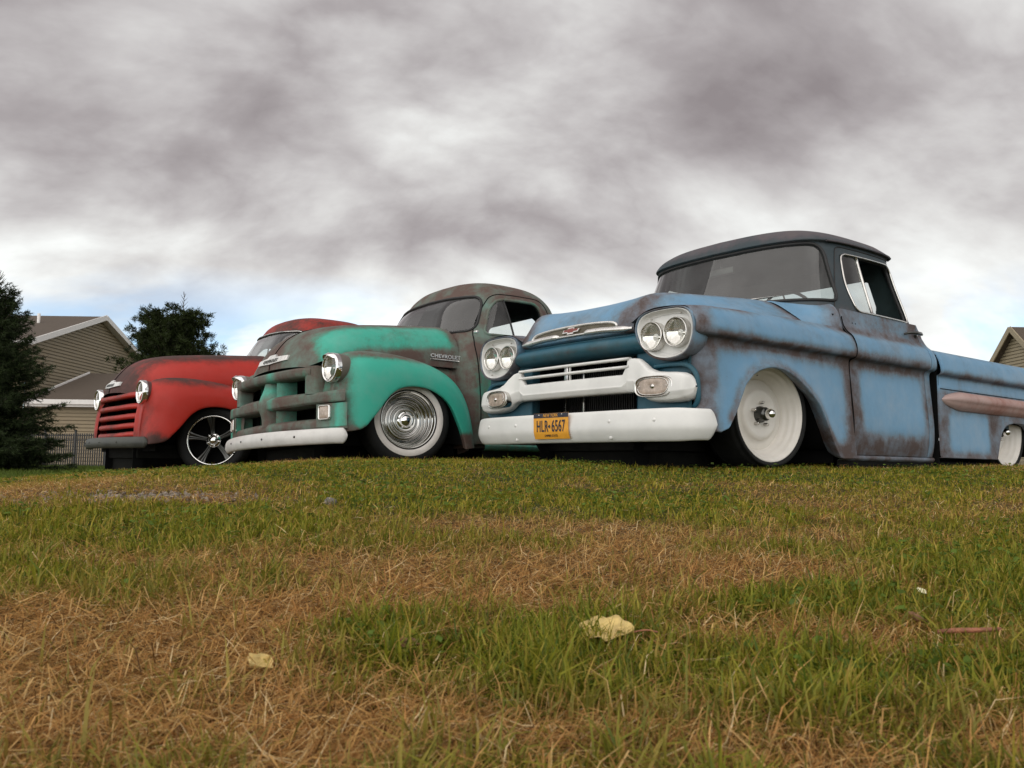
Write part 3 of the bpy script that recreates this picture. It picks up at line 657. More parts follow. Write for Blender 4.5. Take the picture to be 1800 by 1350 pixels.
    sh.part('rear_window', res['rl']+res['rr'], 'clear_glass', root, push=-.004)
    for s, nm, dn, lp, dp in ((1, 'wl', 'dl', wl, door_L), (-1, 'wr', 'dr', wr, door_R)):
        fr = sh.part('door_frame', res[dn], 'blue_roof', dp, lambda P: .45+.3*(1-sst(1.02, 1.1, P[:, 2])))
        w3 = sh.loop3(lp); out = np.array([0, s*.006, 0]); tube('window_trim', (w3+out)[::2], .0065, 'dull_chrome', dp, 8, True)
        tube('window_channel', (w3*np.array([1, 1, 1])-out*2.5)[::3], .012, 'gasket', dp, 8, True)
        vent = [f for f in res[nm] if np.mean([sh.P[v][0] for v in f]) > -1.05-.10*(1.44-np.mean([sh.P[v][2] for v in f]))/.4*0-.02]
        sh.part('vent_window', vent, 'clear_glass', dp, push=-.004)
        t3 = [np.array(sh.ev(np.array([s*sh.u_of(-1.072, z)]), np.array([sh.t_of(z)]))[0]) for z in (1.435, 1.25, 1.046)]
        tube('vent_bar', t3, .009, 'dull_chrome', dp, 8, smoothpath=8)
        dd = sh.loop3(dl if s > 0 else dr_); seam = dd[dd[:, 2] > 1.02]; k0 = int(np.argmax(np.linalg.norm(np.diff(seam, axis=0), axis=1)))+1; seam = np.roll(seam, -k0, axis=0)
        tube('door_seal', (seam+out*.2)[::3], .004, 'gasket', root, 6)
        tube('drip_rail', [np.array(sh.ev(np.array([s*sh.u_of(x, 1.506)]), np.array([sh.t_of(1.506)]))[0])+np.array([0, s*.004, 0]) for x in np.linspace(-.80, -1.60, 20)], .007, 'blue_roof', root, 6, wear=lambda P: np.full(len(P), .8))
    # cowl
    rows = []
    for x, ys, zs_ in ((-.395, [0, .17, .34, .51, .60, .715, .775, .800, .80], [1.064, 1.068, 1.076, 1.084, 1.062, .984, .938, .908, .88]), (-.4195, [0, .17, .34, .51, .60, .715, .775, .803, .80], [1.073, 1.077, 1.085, 1.093, 1.071, .993, .947, .917, .88]),
                      (-.50, [0, .18, .36, .53, .63, .74, .79, .815, .815], [1.082, 1.084, 1.088, 1.090, 1.070, 1.000, .955, .915, .88]),
                      (-.60, [0, .22, .44, .62, .71, .785, .825, .842, .845], [1.086, 1.086, 1.087, 1.085, 1.072, 1.02, .965, .915, .88]),
                      (-.692, [0, .25, .50, .70, .79, .835, .853, .865, .87], [1.086, 1.086, 1.086, 1.083, 1.070, 1.02, .965, .915, .88])):
        h = list(zip(ys, zs_)); rows.append([(x, -y, z) for y, z in h[:0:-1]]+[(x, y, z) for y, z in h])
    loft('cowl', rows, 16, 80, 'blue_paint', root, lambda P: .50+.3*sst(-.55, -.66, P[:, 0])-.15*sb(np.abs(P[:, 1]), .6, .8, .05))
    for s in (1, -1):
        tube('wiper', [(-.40, s*.18, 1.098), (-.44, s*.34, 1.125), (-.50, s*.56, 1.130)], [.006, .005, .004], 'dull_chrome', root, 6)
    # ---- cab interior
    box('dashboard', (-.60, 0, .965), (.22, 1.24, .14), 'interior', root, .04)
    box('bench_seat', (-1.30, 0, .66), (.55, 1.45, .22), 'seat', root, .07); box('seat_back', (-1.53, 0, .90), (.14, 1.42, .42), 'seat', root, .06)
    steering_wheel(root, (-.86, .40, 1.04))
    box('rear_view_mirror', (-.66, 0, 1.40), (.02, .20, .05), 'gunmetal', root, .008); tube('mirror_stem', [(-.655, 0, 1.42), (-.63, 0, 1.47)], .005, 'gunmetal', root, 6)
    box('cab_floor', (-1.15, 0, .22), (1.05, 1.70, .05), 'black', root, 0); box('firewall', (-.66, 0, .60), (.03, 1.66, .80), 'black', root, 0)
    box('cab_back_panel', (-1.700, 0, .56), (.03, 1.60, .78), 'blue_roof', root, .005, wear=lambda P: np.full(len(P), .5))
    for s in (1, -1): box('door_card', (-1.15, s*.835, .60), (.92, .02, .80), 'interior', root, .004)
    box('cab_gap_blocker', (-1.7265, 0, .46), (.006, 1.85, .76), 'black', root, 0)  # black plate added to stop sky light showing between cab and bed
    # ---- bed
    rz = lambda x: float(np.interp(-x, [1.7, 2.552, 2.556, 2.60, 2.64, 2.69, 2.75, 2.85, 2.95, 3.05, 3.12, 3.18, 3.22, 3.26, 3.262, 4.1], [.150, .150, .16, .27, .345, .385, .408, .423, .425, .418, .40, .36, .30, .16, .150, .150]))
    def w_bed(P):
        x, z = P[:, 0], P[:, 2]
        w = np.full(len(P), .80)
        w -= .80*sb(x, -2.44, -1.86, .05)*sb(z, .20, .455, .04)
        w -= .50*sb(z, .735, .865, .03) + .50*sb(z, .615, .69, .02)
        w += .1*(1-sst(.15, .25, z))
        return w
    BX = np.r_[-1.735, -1.737, np.linspace(-1.745, -2.53, 40), np.linspace(-2.545, -3.27, 60), np.linspace(-3.30, -4.05, 20)]
    for m in (False, True):
        s = -1 if m else 1; rb = []
        for i, x in enumerate(BX):
            e = [.02, .004][i] if i < 2 else 0; z0 = rz(x); a = .60
            rb.append([(x, .80, .845), (x, .805, .868), (x, .83, .880-e*.3), (x, .872-e, .879-e), (x, .915-e, .862), (x, .950-e, .815), (x, .968-e, .755), (x, .969-e, .722), (x, .955-e, .706), (x, .930-e, .698), (x, .928-e, .66), (x, .935-e, .610), (x, .940-e, a-.3*(a-z0)), (x, .945-e, a-.7*(a-z0)), (x, .948-e, z0+.03), (x, .952-e, z0+.006), (x, .945-e, z0), (x, .90-e, z0+.006)])
        bs = loft('bed_side', rb, None, 66, 'blue_paint', root, w_bed, m)
        tube('panel_seam', [(x, s*.937, .613) for x in np.linspace(-1.75, -4.0, 10)], .0025, 'black', bs, 6)
        sp = []
        for t in np.linspace(0, 1, 50):
            x = -1.762-2.20*t; k = min(1, math.sqrt(max(0, (t*2.20)/.24)))*(1-.9*sst(.94, 1, t)) if t*2.2 < .24 else 1-.9*sst(.94, 1, t)
            hh, dd = .004+.062*k, .003+.058*k; zc = .540-.006*t
            sp.append([(x, s*(.938), zc+hh), (x, s*(.938+dd*.55), zc+hh*.86), (x, s*(.938+dd*.95), zc+hh*.45), (x, s*(.938+dd), zc+hh*.05), (x, s*(.938+dd*.82), zc-hh*.25), (x, s*(.938+dd*.62), zc-hh*.62), (x, s*(.938+dd*.2), zc-hh*.98), (x, s*.936, zc-hh)])
        loft('side_spear', sp, None, 24, 'spear_paint', root, lambda P: .35+.25*sst(-1.9, -2.3, P[:, 0])-.25*sst(-1.89, -1.78, P[:, 0]))
        loft('bed_front_edge', [[(-1.737-i*.004, s*.80, .845), (-1.737-i*.004, s*.90, .82), (-1.737-i*.004, s*.93, .70), (-1.737-i*.004, s*.92, .15)] for i in (0, 1)], None, 10, 'black', root)
        box('bed_wall', (-2.9, s*.80, .62), (2.25, .02, .46), 'blue_paint', root, 0, wear=lambda P: np.full(len(P), .6))
        loft('wheel_well', [[(x, s*yy, rz(x)+.03) for yy in (.90, .60)] for x in np.linspace(-2.52, -3.30, 20)], None, 4, 'black', root)
        loft('wheel_well', [[(x, s*.60, z) for z in (.10, .5)] for x in (-2.5, -3.3)], None, 3, 'black', root)
    box('bed_floor', (-2.9, 0, .40), (2.26, 1.60, .03), 'seat', root, 0)
    box('bed_headboard', (-1.752, 0, .62), (.025, 1.60, .50), 'blue_paint', root, .004, wear=lambda P: np.full(len(P), .6))
    box('tailgate', (-4.03, 0, .62), (.05, 1.62, .50), 'blue_paint', root, .01, wear=lambda P: np.full(len(P), .5))
    box('underbody', (-1.6, 0, .18), (4.2, .90, .24), 'underbody', root, .02); box('cross_member', (.30, 0, .20), (.50, 1.0, .10), 'underbody', root, .02)
    for s in (1, -1): box('frame_rail', (.55, s*.40, .25), (.44, .06, .10), 'underbody', root, .005)
    # ---- wheels
    st = R(-5)
    place_wheel(root, (.012, .842, .362), 1, st, wheel_blue); place_wheel(root, (.012, -.842, .362), -1, st, wheel_blue)
    place_wheel(root, (-2.90, .875, .362), 1, 0, wheel_blue); place_wheel(root, (-2.90, -.875, .362), -1, 0, wheel_blue)
    return root
build_blue()
# ================================================================== 1947-54 STYLE ROUND-NOSED PICKUPS
AD = dict(
 green=dict(pose=(-1.186, 6.415, R(47.91), .003, .041), paint='green_paint', dz=0., fz=0., wheel=wheel_green, steer=R(-14), wy=.745, wz=.333,
            label='patina teal green pickup with whitewall tyres, visored headlights and pale bumper, middle truck'),
 red=dict(pose=(-2.998, 7.816, R(50.27), -.085, .002), paint='red_paint', dz=.022, fz=.048, wheel=wheel_red, steer=R(-31), wy=.755, wz=.322,
          label='faded red pickup with five-bar grille and dark bumper, farthest truck at the left'))
def build_ad(kind):
    cf = AD[kind]; paint = cf['paint']; dz, fz = cf['dz'], cf['fz']; G = kind == 'green'
    root = empty('pickup_truck', truck_matrix(*cf['pose'])); tag(root, cf['label'], 'pickup truck', 'vintage pickups parked on the lawn')
    # ---- pontoon front fenders: ribs from the wheel arch up to the crown
    ar = [(.568, .225), (.50, .233), (.427, .256), (.372, .312), (.321, .373), (.279, .432), (.234, .483), (.175, .522), (.109, .543), (.037, .550), (-.035, .546), (-.10, .532), (-.16, .509), (-.215, .477), (-.263, .435), (-.30, .383), (-.33, .326), (-.348, .290), (-.364, .256), (-.385, .195), (-.40, .145), (-.402, .135)]
    cw = [(.600, .26), (.600, .36), (.592, .47), (.580, .56), (.575, .645), (.552, .712), (.492, .760), (.385, .783), (.27, .790), (.15, .788), (.03, .778), (-.08, .762), (-.18, .738), (-.28, .702), (-.365, .655), (-.43, .595), (-.475, .525), (-.503, .455), (-.52, .385), (-.535, .29), (-.548, .18), (-.55, .15)]
    ribs = []
    for i, ((xa, za), (xc, zc)) in enumerate(zip(ar, cw)):
        t = i/(len(ar)-1); za += fz; zc += fz
        front = 1-sst(.10, .26, t); rear = sst(.60, .85, t)
        yi = .575*(1-front)+.60*front+.10*rear; yc = .665+.015*front+.05*rear
        lerp = lambda k: (xc+(xa-xc)*k, zc+(za-zc)*k)
        dn = .075*(1-front)*(1-rear)+.02*rear
        xi = xc+.015*front-.02*rear
        L = []
        L.append((xi-.01*front, yi-.03-.10*rear, zc-dn-.02)); L.append((xi, yi, zc-dn*.75)); L.append((xc, yc-.035, zc-dn*.15)); L.append((xc, yc+.02, zc))
        for k, y in ((.10, .758), (.28, .820), (.52, .852), (.76, .862), (.93, .862), (.985, .858), (1.0, .850)):
            x_, z_ = lerp(k); yy = y-.055*front*(1-k*.6)-.004*rear; L.append((x_-.0*front, yy, z_))
        L.append((xa-.004, .815, za+.012)); ribs.append(L)
    arp = np.array([(x, z+fz) for x, z in ar])
    def w_f(P):
        x, y, z = P[:, 0], np.abs(P[:, 1]), P[:, 2]-fz
        da = np.min(np.hypot(P[:, 0:1]-arp[None, :, 0], P[:, 2:3]-arp[None, :, 1]), 1); A = sst(.80, .86, y)
        if G:
            w = np.full(len(P), .82); w -= .82*sst(.70, .80, y)*sb(x, -.52, .50, .06)*sb(z, .24, .72, .04)
            w += .5*(1-sst(.0, .055, da))*sst(.15, .45, x+.1)*.9; w += .25*(1-sst(.2, .32, z))
        else:
            w = np.full(len(P), .30); w += .50*sst(.68, .78, z)+.42*np.exp(-((x-.52)/.06)**2)*sst(.72, .5, z)-.30*sst(.72, .80, y)*sb(z, .3, .68, .05)
            w += .35*(1-sst(0, .05, da))*sst(.78, .86, y)+.35*(1-sst(.27, .40, z))
        return w
    for m in (False, True):
        s = -1 if m else 1
        loft('front_fender', ribs, 110, 46, paint, root, w_f, m)
        loft('wheel_well', [[(x, s*.82, z+fz+.03), (x, s*.6, z+fz+.05), (x, s*.42, z+fz+.05)] for x, z in ar], 30, 6, 'black', root)
        loft('wheel_well', [[(x, s*.42, z) for z in (.06, .35, .66)] for x in (.56, .1, -.5)], 6, 6, 'black', root)
        loft('wheel_well', [[(-.44, s*y, z) for z in (.10, .30, .50)] for y in (.42, .54, .66)], 6, 6, 'black', root)
        loft('wheel_well', [[(.50, s*y, z) for z in (.22, .40, .62)] for y in (.40, .62, .80)], 6, 6, 'black', root)
        # splash apron between hood and fender
        loft('fender_apron', [[(x, s*.50, .78+dz), (x, s*.57, .745+dz), (x, s*.61, .66+fz), (x, s*.62, .52+fz)] for x in (.50, .2, -.1, -.40, -.56)], 14, 10, paint, root, lambda P: np.full(len(P), .85))
    # ---- hood: rounded alligator nose
    hz = [(.690, .700), (.681, .750), (.662, .795), (.630, .845), (.588, .900), (.528, .955), (.425, 1.012), (.28, 1.050), (.10, 1.075), (-.10, 1.096), (-.32, 1.116), (-.535, 1.134)]
    if not G: hz = [(x-.022*sst(1.05, .9, z)-.06*sst(1.09, 1.134, z), z) for x, z in hz]
    hy = [.40, .415, .43, .45, .475, .505, .535, .56, .578, .592, .606, .620]
    ribs = []
    for i, ((x, zc), yb) in enumerate(zip(hz, hy)):
        t = i/(len(hz)-1); zb_ = ((.682 if G else .668)+.068*sst(0, .6, t)); n_ = 2.0+.9*sst(.1, .9, t); half = []
        for a in np.linspace(0, 1, 15):
            th = a*math.pi/2; y = yb*math.sin(th)**(2/n_); z = zb_+(zc-zb_)*math.cos(th)**(2/n_) if a < 1 else zb_
            # nose sweeps back towards the sides
            sweep = .36*(y**2)*(1-sst(.1, .75, t))
            half.append((x-sweep, y, z+dz))
        ribs.append([(a, -b, c) for a, b, c in half[:0:-1]]+half)
    def w_h(P):
        x, y, z = P[:, 0], np.abs(P[:, 1]), P[:, 2]-dz; w = np.full(len(P), .42 if G else .20)
        zc = np.interp(-x, [-a for a, _ in hz], [b for _, b in hz]); d = zc-z
        if G:
            w = 1.02-.72*sb(d, .05, .235, .04)*sb(x, -.49, .54, .07); w += .12*sst(.55, .62, x)
        else:
            w = .82-.80*sb(d, .10, .30, .06)*sb(x, -.55, .45, .12)+.1*sst(.5, .6, x)
        return w
    hood = loft('hood', ribs, 70, 81, paint, root, w_h)
    # centre seam of the two hood halves
    tube('hood_seam', [(x+.002, 0, z+dz+.002) for x, z in hz], .003, 'black', hood, 6, smoothpath=40)
    # badge on the nose
    def nose(y, z):   # point on the nose surface
        zc = z-dz; x0 = float(np.interp(zc, [b for _, b in hz][:6], [a for a, _ in hz][:6])); return x0-.42*y*y
    bc = .765+dz; bp_ = []
    for y in np.linspace(-.215, .215, 21):
        a = abs(y); top = bc+(.050 if a < .06 else .030-.03*(a-.06)); bot = bc-.020+.05*a
        bp_.append([(nose(y, bot)-.004, y, bot), (nose(y, bot)+.012, y, bot), (nose(y, top)+.014, y, top), (nose(y, top)-.004, y, top)])
    bo = mk('nose_badge', np.array(bp_).reshape(-1, 3), grid_faces(21, 4, False, True)+[(0, 1, 2, 3), (83, 82, 81, 80)], 'bright_metal', hood, smooth=False)
    put_text('badge_lettering', 'CHEVROLET', .034, lambda u, v, w: (nose(u, bc+v)+.0135+w, u, bc+.004+v), 'gunmetal', bo, .0015, 1.15)
    if G:
        for s in (1, -1):
            yb = lambda x: float(np.interp(-x, [.10, .32, .535], [.592, .606, .620]))+.005
            tube('name_strip', [(x, s*yb(x), .803) for x in np.linspace(-.275, -.535, 8)], .0055, 'bright_metal', hood, 8)
            put_text('side_lettering', 'CHEVROLET', .038, lambda u, v, w: (-.405-s*u, s*(yb(-.405-s*u)+w), .828+v), 'bright_metal', hood, .004, 1.22, 1.05, .001)
    # ---- cab shell
    z0 = .150
    ky = [(z0, [(-.50, 0), (-.50, .3), (-.505, .55), (-.52, .69), (-.60, .735), (-.8, .745), (-1.1, .752), (-1.35, .745), (-1.52, .715), (-1.60, .60), (-1.62, .3), (-1.62, 0)]),
          (.40, [(-.50, 0), (-.50, .3), (-.505, .56), (-.52, .705), (-.60, .765), (-.8, .782), (-1.1, .790), (-1.35, .782), (-1.53, .745), (-1.61, .62), (-1.63, .3), (-1.63, 0)]),
          (.75, [(-.50, 0), (-.50, .3), (-.505, .53), (-.525, .66), (-.60, .735), (-.8, .775), (-1.1, .790), (-1.35, .782), (-1.53, .742), (-1.61, .62), (-1.63, .3), (-1.63, 0)]),
          (.95, [(-.50, 0), (-.51, .28), (-.525, .46), (-.56, .60), (-.63, .69), (-.8, .748), (-1.1, .768), (-1.35, .758), (-1.52, .71), (-1.60, .58), (-1.62, .3), (-1.62, 0)]),
          (1.03, [(-.52, 0), (-.53, .27), (-.555, .44), (-.60, .575), (-.67, .665), (-.82, .728), (-1.1, .752), (-1.35, .742), (-1.51, .69), (-1.59, .56), (-1.61, .3), (-1.61, 0)]),
          (1.18, [(-.585, 0), (-.60, .26), (-.63, .42), (-.68, .545), (-.745, .625), (-.87, .685), (-1.1, .712), (-1.35, .702), (-1.49, .645), (-1.56, .52), (-1.59, .28), (-1.59, 0)]),
          (1.32, [(-.655, 0), (-.67, .25), (-.705, .40), (-.755, .51), (-.82, .585), (-.92, .638), (-1.1, .665), (-1.34, .655), (-1.465, .600), (-1.53, .48), (-1.555, .27), (-1.555, 0)]),
          (1.40, [(-.715, 0), (-.73, .24), (-.765, .375), (-.81, .475), (-.87, .543), (-.95, .590), (-1.1, .615), (-1.32, .605), (-1.44, .553), (-1.50, .44), (-1.525, .25), (-1.525, 0)])]
    b = np.array(ky[-1][1]); sc_ = lambda k, q: np.stack([-1.12+(b[:, 0]+1.12)*k, b[:, 1]*q], 1)
    ky += [(1.465, sc_(.90, .88)), (1.515, sc_(.76, .72)), (1.548, sc_(.54, .50)), (1.563, sc_(.28, .26)), (1.567, sc_(.02, .02))]
    fx0, fk = (-.50, 1.075) if G else (-.560, 1.13)
    FX = lambda x: fx0+(x+.5)*fk
    ky = [(z+dz*(0 if z < .3 else 1), [(FX(x), y) for x, y in h]) for z, h in ky]
    sh = Shell(ky, 150, 150); Z = lambda z: z+dz
    ub, ut = sh.u_of(FX(-.665), Z(1.06)), sh.u_of(FX(-.800), Z(1.33))
    ws = dense(roundpoly(np.array([(-ub*2.2, Z(1.052)), (ub*2.2, Z(1.052)), (ut*2.2, Z(1.362)), (0, Z(1.388)), (-ut*2.2, Z(1.362))]), [.09, .09, .10, .5, .10]))/np.array([2.2, 1])
    win = [(-.705, Z(1.022)), (-1.305, Z(1.022)), (-1.275, Z(1.345)), (-.885, Z(1.335)), (-.80, Z(1.24))]
    win = [(FX(x), z) for x, z in win]
    wl, wr = sh.loopXZ(win, [.05, .06, .09, .07, .2]), sh.loopXZ(win, [.05, .06, .09, .07, .2], -1)
    dfr = [(-.605, .20), (-1.385, .20), (-1.395, Z(.95)), (-1.345, Z(1.392)), (-.865, Z(1.385)), (-.735, Z(1.22)), (-.615, Z(.99))]
    dfr = [(FX(x), z) for x, z in dfr]
    dl, dr_ = sh.loopXZ(dfr, [.06, .06, .1, .10, .08, .2, .1]), sh.loopXZ(dfr, [.06, .06, .1, .10, .08, .2, .1], -1)
    u0 = 1-.36/2.2
    rl = dense(roundpoly(np.array([(u0*2.2, Z(1.10)), (2.30, Z(1.10)), (2.30, Z(1.33)), (u0*2.2, Z(1.33))]), .07))/np.array([2.2, 1]); rr_ = rl*np.array([-1, 1])
    res = sh.cut([('ws', ws), ('wl', wl), ('wr', wr), ('rl', rl), ('rr', rr_), ('dl', dl), ('dr', dr_)])
    MATS.get('green_dull') or simple('green_dull', (.125, .112, .09), .5, var=.2); MATS.get('red_dull') or simple('red_dull', (.10, .026, .02), .5, var=.2)
    if G: wc = lambda P: 1.10-.42*sb(P[:, 2], .35, .85, .12)*sb(P[:, 0], -.9, -.57, .06)-.45*sb(P[:, 2], .3, .8, .1)*sb(P[:, 0], -1.25, -.75, .1)
    else: wc = lambda P: .74-.34*sb(P[:, 2], .3, .9, .1)-.12*sst(1.45, 1.55, P[:, 2])
    cab = sh.part('cab', res['rest'], paint, root, wc)
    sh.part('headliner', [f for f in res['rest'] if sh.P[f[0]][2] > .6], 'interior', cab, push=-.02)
    sh.part('windshield', res['ws'], 'window_glass', root, push=-.006)
    tube('windshield_gasket', sh.loop3(ws)[::3], .011, 'gasket', root, 8, True)
    if not G: tube('windshield_trim', (sh.loop3(ws)+np.array([.010, 0, 0]))[::3], .006, 'dull_chrome', root, 6, True)
    sh.part('rear_window', res['rl']+res['rr'], 'clear_glass', root, push=-.004)
    for s, nm, dn, lp, dlp in ((1, 'wl', 'dl', wl, dl), (-1, 'wr', 'dr', wr, dr_)):
        door = sh.part('door', res[dn], paint, root, wc)
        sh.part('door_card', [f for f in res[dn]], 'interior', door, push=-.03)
        out = np.array([0, s*.004, 0])
        tube('window_frame', (sh.loop3(lp)-out)[::3], .012, paint, door, 8, True, wear=lambda P: np.full(len(P), .85 if G else .6))
        tube('window_channel', (sh.loop3(lp)-out*4)[::3], .011, 'gasket', door, 8, True)
        tube('door_seal', (sh.loop3(dlp)+out*.0)[::3], .0045, 'black', root, 6, True)
        vent = [f for f in res[nm] if np.mean([sh.P[v][0] for v in f]) > FX(-.935)]
        sh.part('vent_window', vent, 'clear_glass', door, push=-.004)
        t3 = [np.array(sh.ev(np.array([s*sh.u_of(x, z)]), np.array([sh.t_of(z)]))[0]) for x, z in ((FX(-.935), Z(1.338)), (FX(-.938), Z(1.2)), (FX(-.945), Z(1.026)))]
        tube('vent_bar', t3, .008, 'gasket', door, 8, smoothpath=8)
        h = tube('door_handle', [(-1.24, s*.772, .93), (-1.26, s*.80, .935), (-1.32, s*.806, .935), (-1.36, s*.80, .935)], [.006, .010, .010, .007], 'dull_chrome', door, 8)
        # running board and rear fender
        loft('running_board', [[(x, s*.70, .168), (x, s*.76, .176), (x, s*.86, .176), (x, s*.892, .168), (x, s*.895, .152), (x, s*.885, .132), (x, s*.85, .126), (x, s*.80, .125)] for x in (-.545, -1.1, -1.75, -2.1)], 8, 24, paint, root, lambda P: .62+.2*sst(.9, .7, np.abs(P[:, 1])))
        loft('sill_skirt', [[(x, s*.86, .135), (x, s*.855, .09), (x, s*.84, .04)] for x in (-.545, -1.3, -2.1)], 6, 6, 'underbody', root)
        rf = []
        for t in np.linspace(0, math.pi, 18):
            cx_, cz_ = -2.93+.50*math.cos(t), .14+.62*math.sin(t); ca_, cza = -2.93+.33*math.cos(t), .14+.44*math.sin(t)
            rf.append([(cx_, s*.70, cz_), (cx_, s*.76, cz_), (cx_*.85+ca_*.15, s*.83, cz_*.85+cza*.15), (cx_*.4+ca_*.6, s*.862, cz_*.4+cza*.6), (ca_, s*.85, cza), (ca_, s*.82, cza+.005)])
        loft('rear_fender', rf, 36, 20, paint, root, lambda P: np.full(len(P), .5))
        loft('bed_side', [[(x, s*.66, .90), (x, s*.70, .915), (x, s*.735, .90), (x, s*.72, .87), (x, s*.705, .84), (x, s*.705, .42)] for x in (-1.70, -2.6, -3.65)], 6, 18, paint, root, lambda P: np.full(len(P), .55))
        box('mirror_arm', (-.60, s*.74, 1.02), (.02, .04, .02), 'dull_chrome', root, .004)
    tube('mirror_arm', [(-.66, -.70, 1.03), (-.66, -.80, 1.06), (-.67, -.83, 1.12)], .006, 'dull_chrome', root, 6)
    lathe('side_mirror', [(.055, 0), (.055, .012), (.03, .022), (.001, .026)], 'dull_chrome', root, 20, 'x', (-.67, -.83, 1.15))
    for s in (1, -1): tube('wiper', [(-.545, s*.10, 1.055+dz), (-.555, s*.22, 1.075+dz), (-.585, s*.40, 1.085+dz)], .005, 'dull_chrome' if not G else 'gasket', root, 6)
    box('bed_floor', (-2.68, 0, .44), (1.95, 1.40, .03), 'seat', root, 0); box('bed_headboard', (-1.69, 0, .66), (.03, 1.40, .46), paint, root, .004, wear=lambda P: np.full(len(P), .6))
    box('tailgate', (-3.66, 0, .66), (.04, 1.40, .46), paint, root, .008, wear=lambda P: np.full(len(P), .5))
    box('dashboard', (-.70, 0, .985+dz), (.20, 1.02, .12), 'interior', root, .03); box('bench_seat', (-1.28, 0, .66), (.46, 1.28, .2), 'seat', root, .06)
    box('seat_back', (-1.47, 0, .88), (.12, 1.20, .42), 'seat', root, .05); steering_wheel(root, (-.88, .34, 1.03+dz), .19)
    box('underbody', (-1.55, 0, .19), (4.1, .84, .26), 'underbody', root, .02); box('cross_member', (.26, 0, .22), (.55, .90, .12), 'underbody', root, .02)
    # ---- headlights
    hx, hy_, hzz = (.600, .690, .650) if G else (.592, .655, .700)
    for s in (1, -1):
        lathe('headlight_bucket', [(.092, -.002), (.098, -.02), (.099, -.05), (.09, -.13), (.075, -.20)], 'green_dull', root, 36, 'x', (hx, s*hy_, hzz)) if G else lathe('headlight_bucket', [(.092, -.002), (.095, -.02), (.094, -.05), (.085, -.11), (.07, -.18)], 'red_dull', root, 36, 'x', (hx, s*hy_, hzz))
        hl = headlamp((hx, s*hy_, hzz), .083, root, 'chrome', .017, .016)
        if G:
            V = []
            for i, rr in enumerate((.094, .100, .098)):
                for a in np.linspace(R(38), R(142), 25):
                    fwd = .052*max(0., math.sin(max(0, a-R(38))/R(104)*math.pi))**.75
                    xx = hx+(.002 if i == 0 else (fwd*.55 if i == 1 else fwd)); dr = -.0+(.000 if i < 2 else -.012)
                    V.append((xx, s*hy_+(rr+dr)*math.cos(a), hzz+(rr+dr)*math.sin(a)-(0 if i == 0 else .003*i)))
            mk('headlight_visor', V, grid_faces(3, 25), 'chrome', hl)
    # ---- grille
    if G:
        bx = lambda y: .735-.20*y*y
        w1 = lambda P: .98-.40*np.exp(-((P[:, 1]-.1)/.06)**2)-.35*np.exp(-((np.abs(P[:, 1])-.75)/.05)**2)
        def bar(name, ys, zc, hh, dp, sect, wr=w1, xo=0.):
            rb = []
            for i, y in enumerate(ys):
                h = hh(abs(y)) if callable(hh) else hh; z = zc(abs(y)) if callable(zc) else zc; x = bx(y)+xo
                dq = dp*(1-.85*sst(.55, .82, abs(y))); rb.append([(x+dq*a, y, z+h*c) for a, c in sect])
            return loft(name, rb, None, 28, paint, root, wr)
        lip = [(-1.0, .95), (-.35, 1.0), (-.05, .80), (0, .2), (-.02, -.35), (-.10, -.75), (-.35, -1.0), (-1.0, -.95)]
        # upper surround: bar with turned-down ends
        bar('grille_upper_bar', np.linspace(-.555, .555, 41), lambda a: .638-.012*sst(.40, .6, a), .036, .12, lip)
        for s in (1, -1):
            loft('grille_upper_end', [[(bx(y)+d*.10-.012, s*y, z) for d, y in ((-1, .485), (-.1, .49), (.05, .505), (.08, .53), (.05, .570), (-.2, .595), (-1.2, .60))] for z in (.672, .655, .60, .53, .490, .486)], 16, 20, paint, root, w1)
        # middle bar wraps to the fenders
        bar('grille_middle_bar', np.linspace(-.855, .855, 61), lambda a: .452+.006*a, lambda a: .048-.010*sst(.2, .8, a), .16, [(-1.0, 1.0), (-.25, .98), (-.06, .62), (0, .45), (0, -.55), (-.05, -.80), (-.2, -.98), (-1.0, -1.0)])
        # lower pan
        bar('grille_lower_pan', np.linspace(-.86, .86, 61), lambda a: .290-.005*a, .040, .16, [(-1.2, 1.1), (-.5, 1.0), (-.12, .70), (0, .2), (0, -.6), (-.1, -1.0), (-.6, -1.05), (-1.0, -1.0)], xo=-.015)
        # bull-nose centre post
        cp = []
        for z, wd, xo in ((.665, .060, -.045), (.62, .062, -.035), (.56, .072, -.022), (.505, .095, -.004), (.455, .105, .006), (.41, .090, .000), (.36, .076, -.012), (.32, .072, -.015), (.295, .074, -.016)):
            cp.append([(.735+xo-.13, -wd*1.25, z), (.735+xo-.05, -wd*1.0, z), (.735+xo-.008, -wd*.66, z), (.735+xo+.006, 0, z), (.735+xo-.008, wd*.66, z), (.735+xo-.05, wd*1.0, z), (.735+xo-.13, wd*1.25, z)])
        loft('grille_centre_post', cp, 30, 22, paint, root, lambda P: .92-.42*np.exp(-((P[:, 2]-.54)/.05)**2))
        for s in (1, -1):
            # inner vertical fins either side of the post and the lamp panels
            loft('grille_fin', [[(.56, s*.17, z), (.61, s*.165, z), (.66, s*.150, z), (.69, s*.120, z)] for z in (.64, .5, .32)], 8, 10, paint, root, lambda P: np.full(len(P), .55))
            pn = [[(bx(y)-.010, s*y, z) for z in (.412, .36, .30, .262)] for y in np.linspace(.605, .862, 8)]
            loft('lamp_panel', pn, None, 8, paint, root, lambda P: .85-.5*np.exp(-((np.abs(P[:, 1])-.8)/.045)**2))
            loft('panel_return', [[(bx(.605)-.012-.12*t, s*(.603-.02*t), z) for z in (.412, .33, .262)] for t in (0, .5, 1)], None, 5, paint, root, lambda P: np.full(len(P), .6))
            c = roundpoly(np.array([(.640, .308), (.735, .308), (.735, .402), (.640, .402)]), .016, 6); cc = c.mean(0)
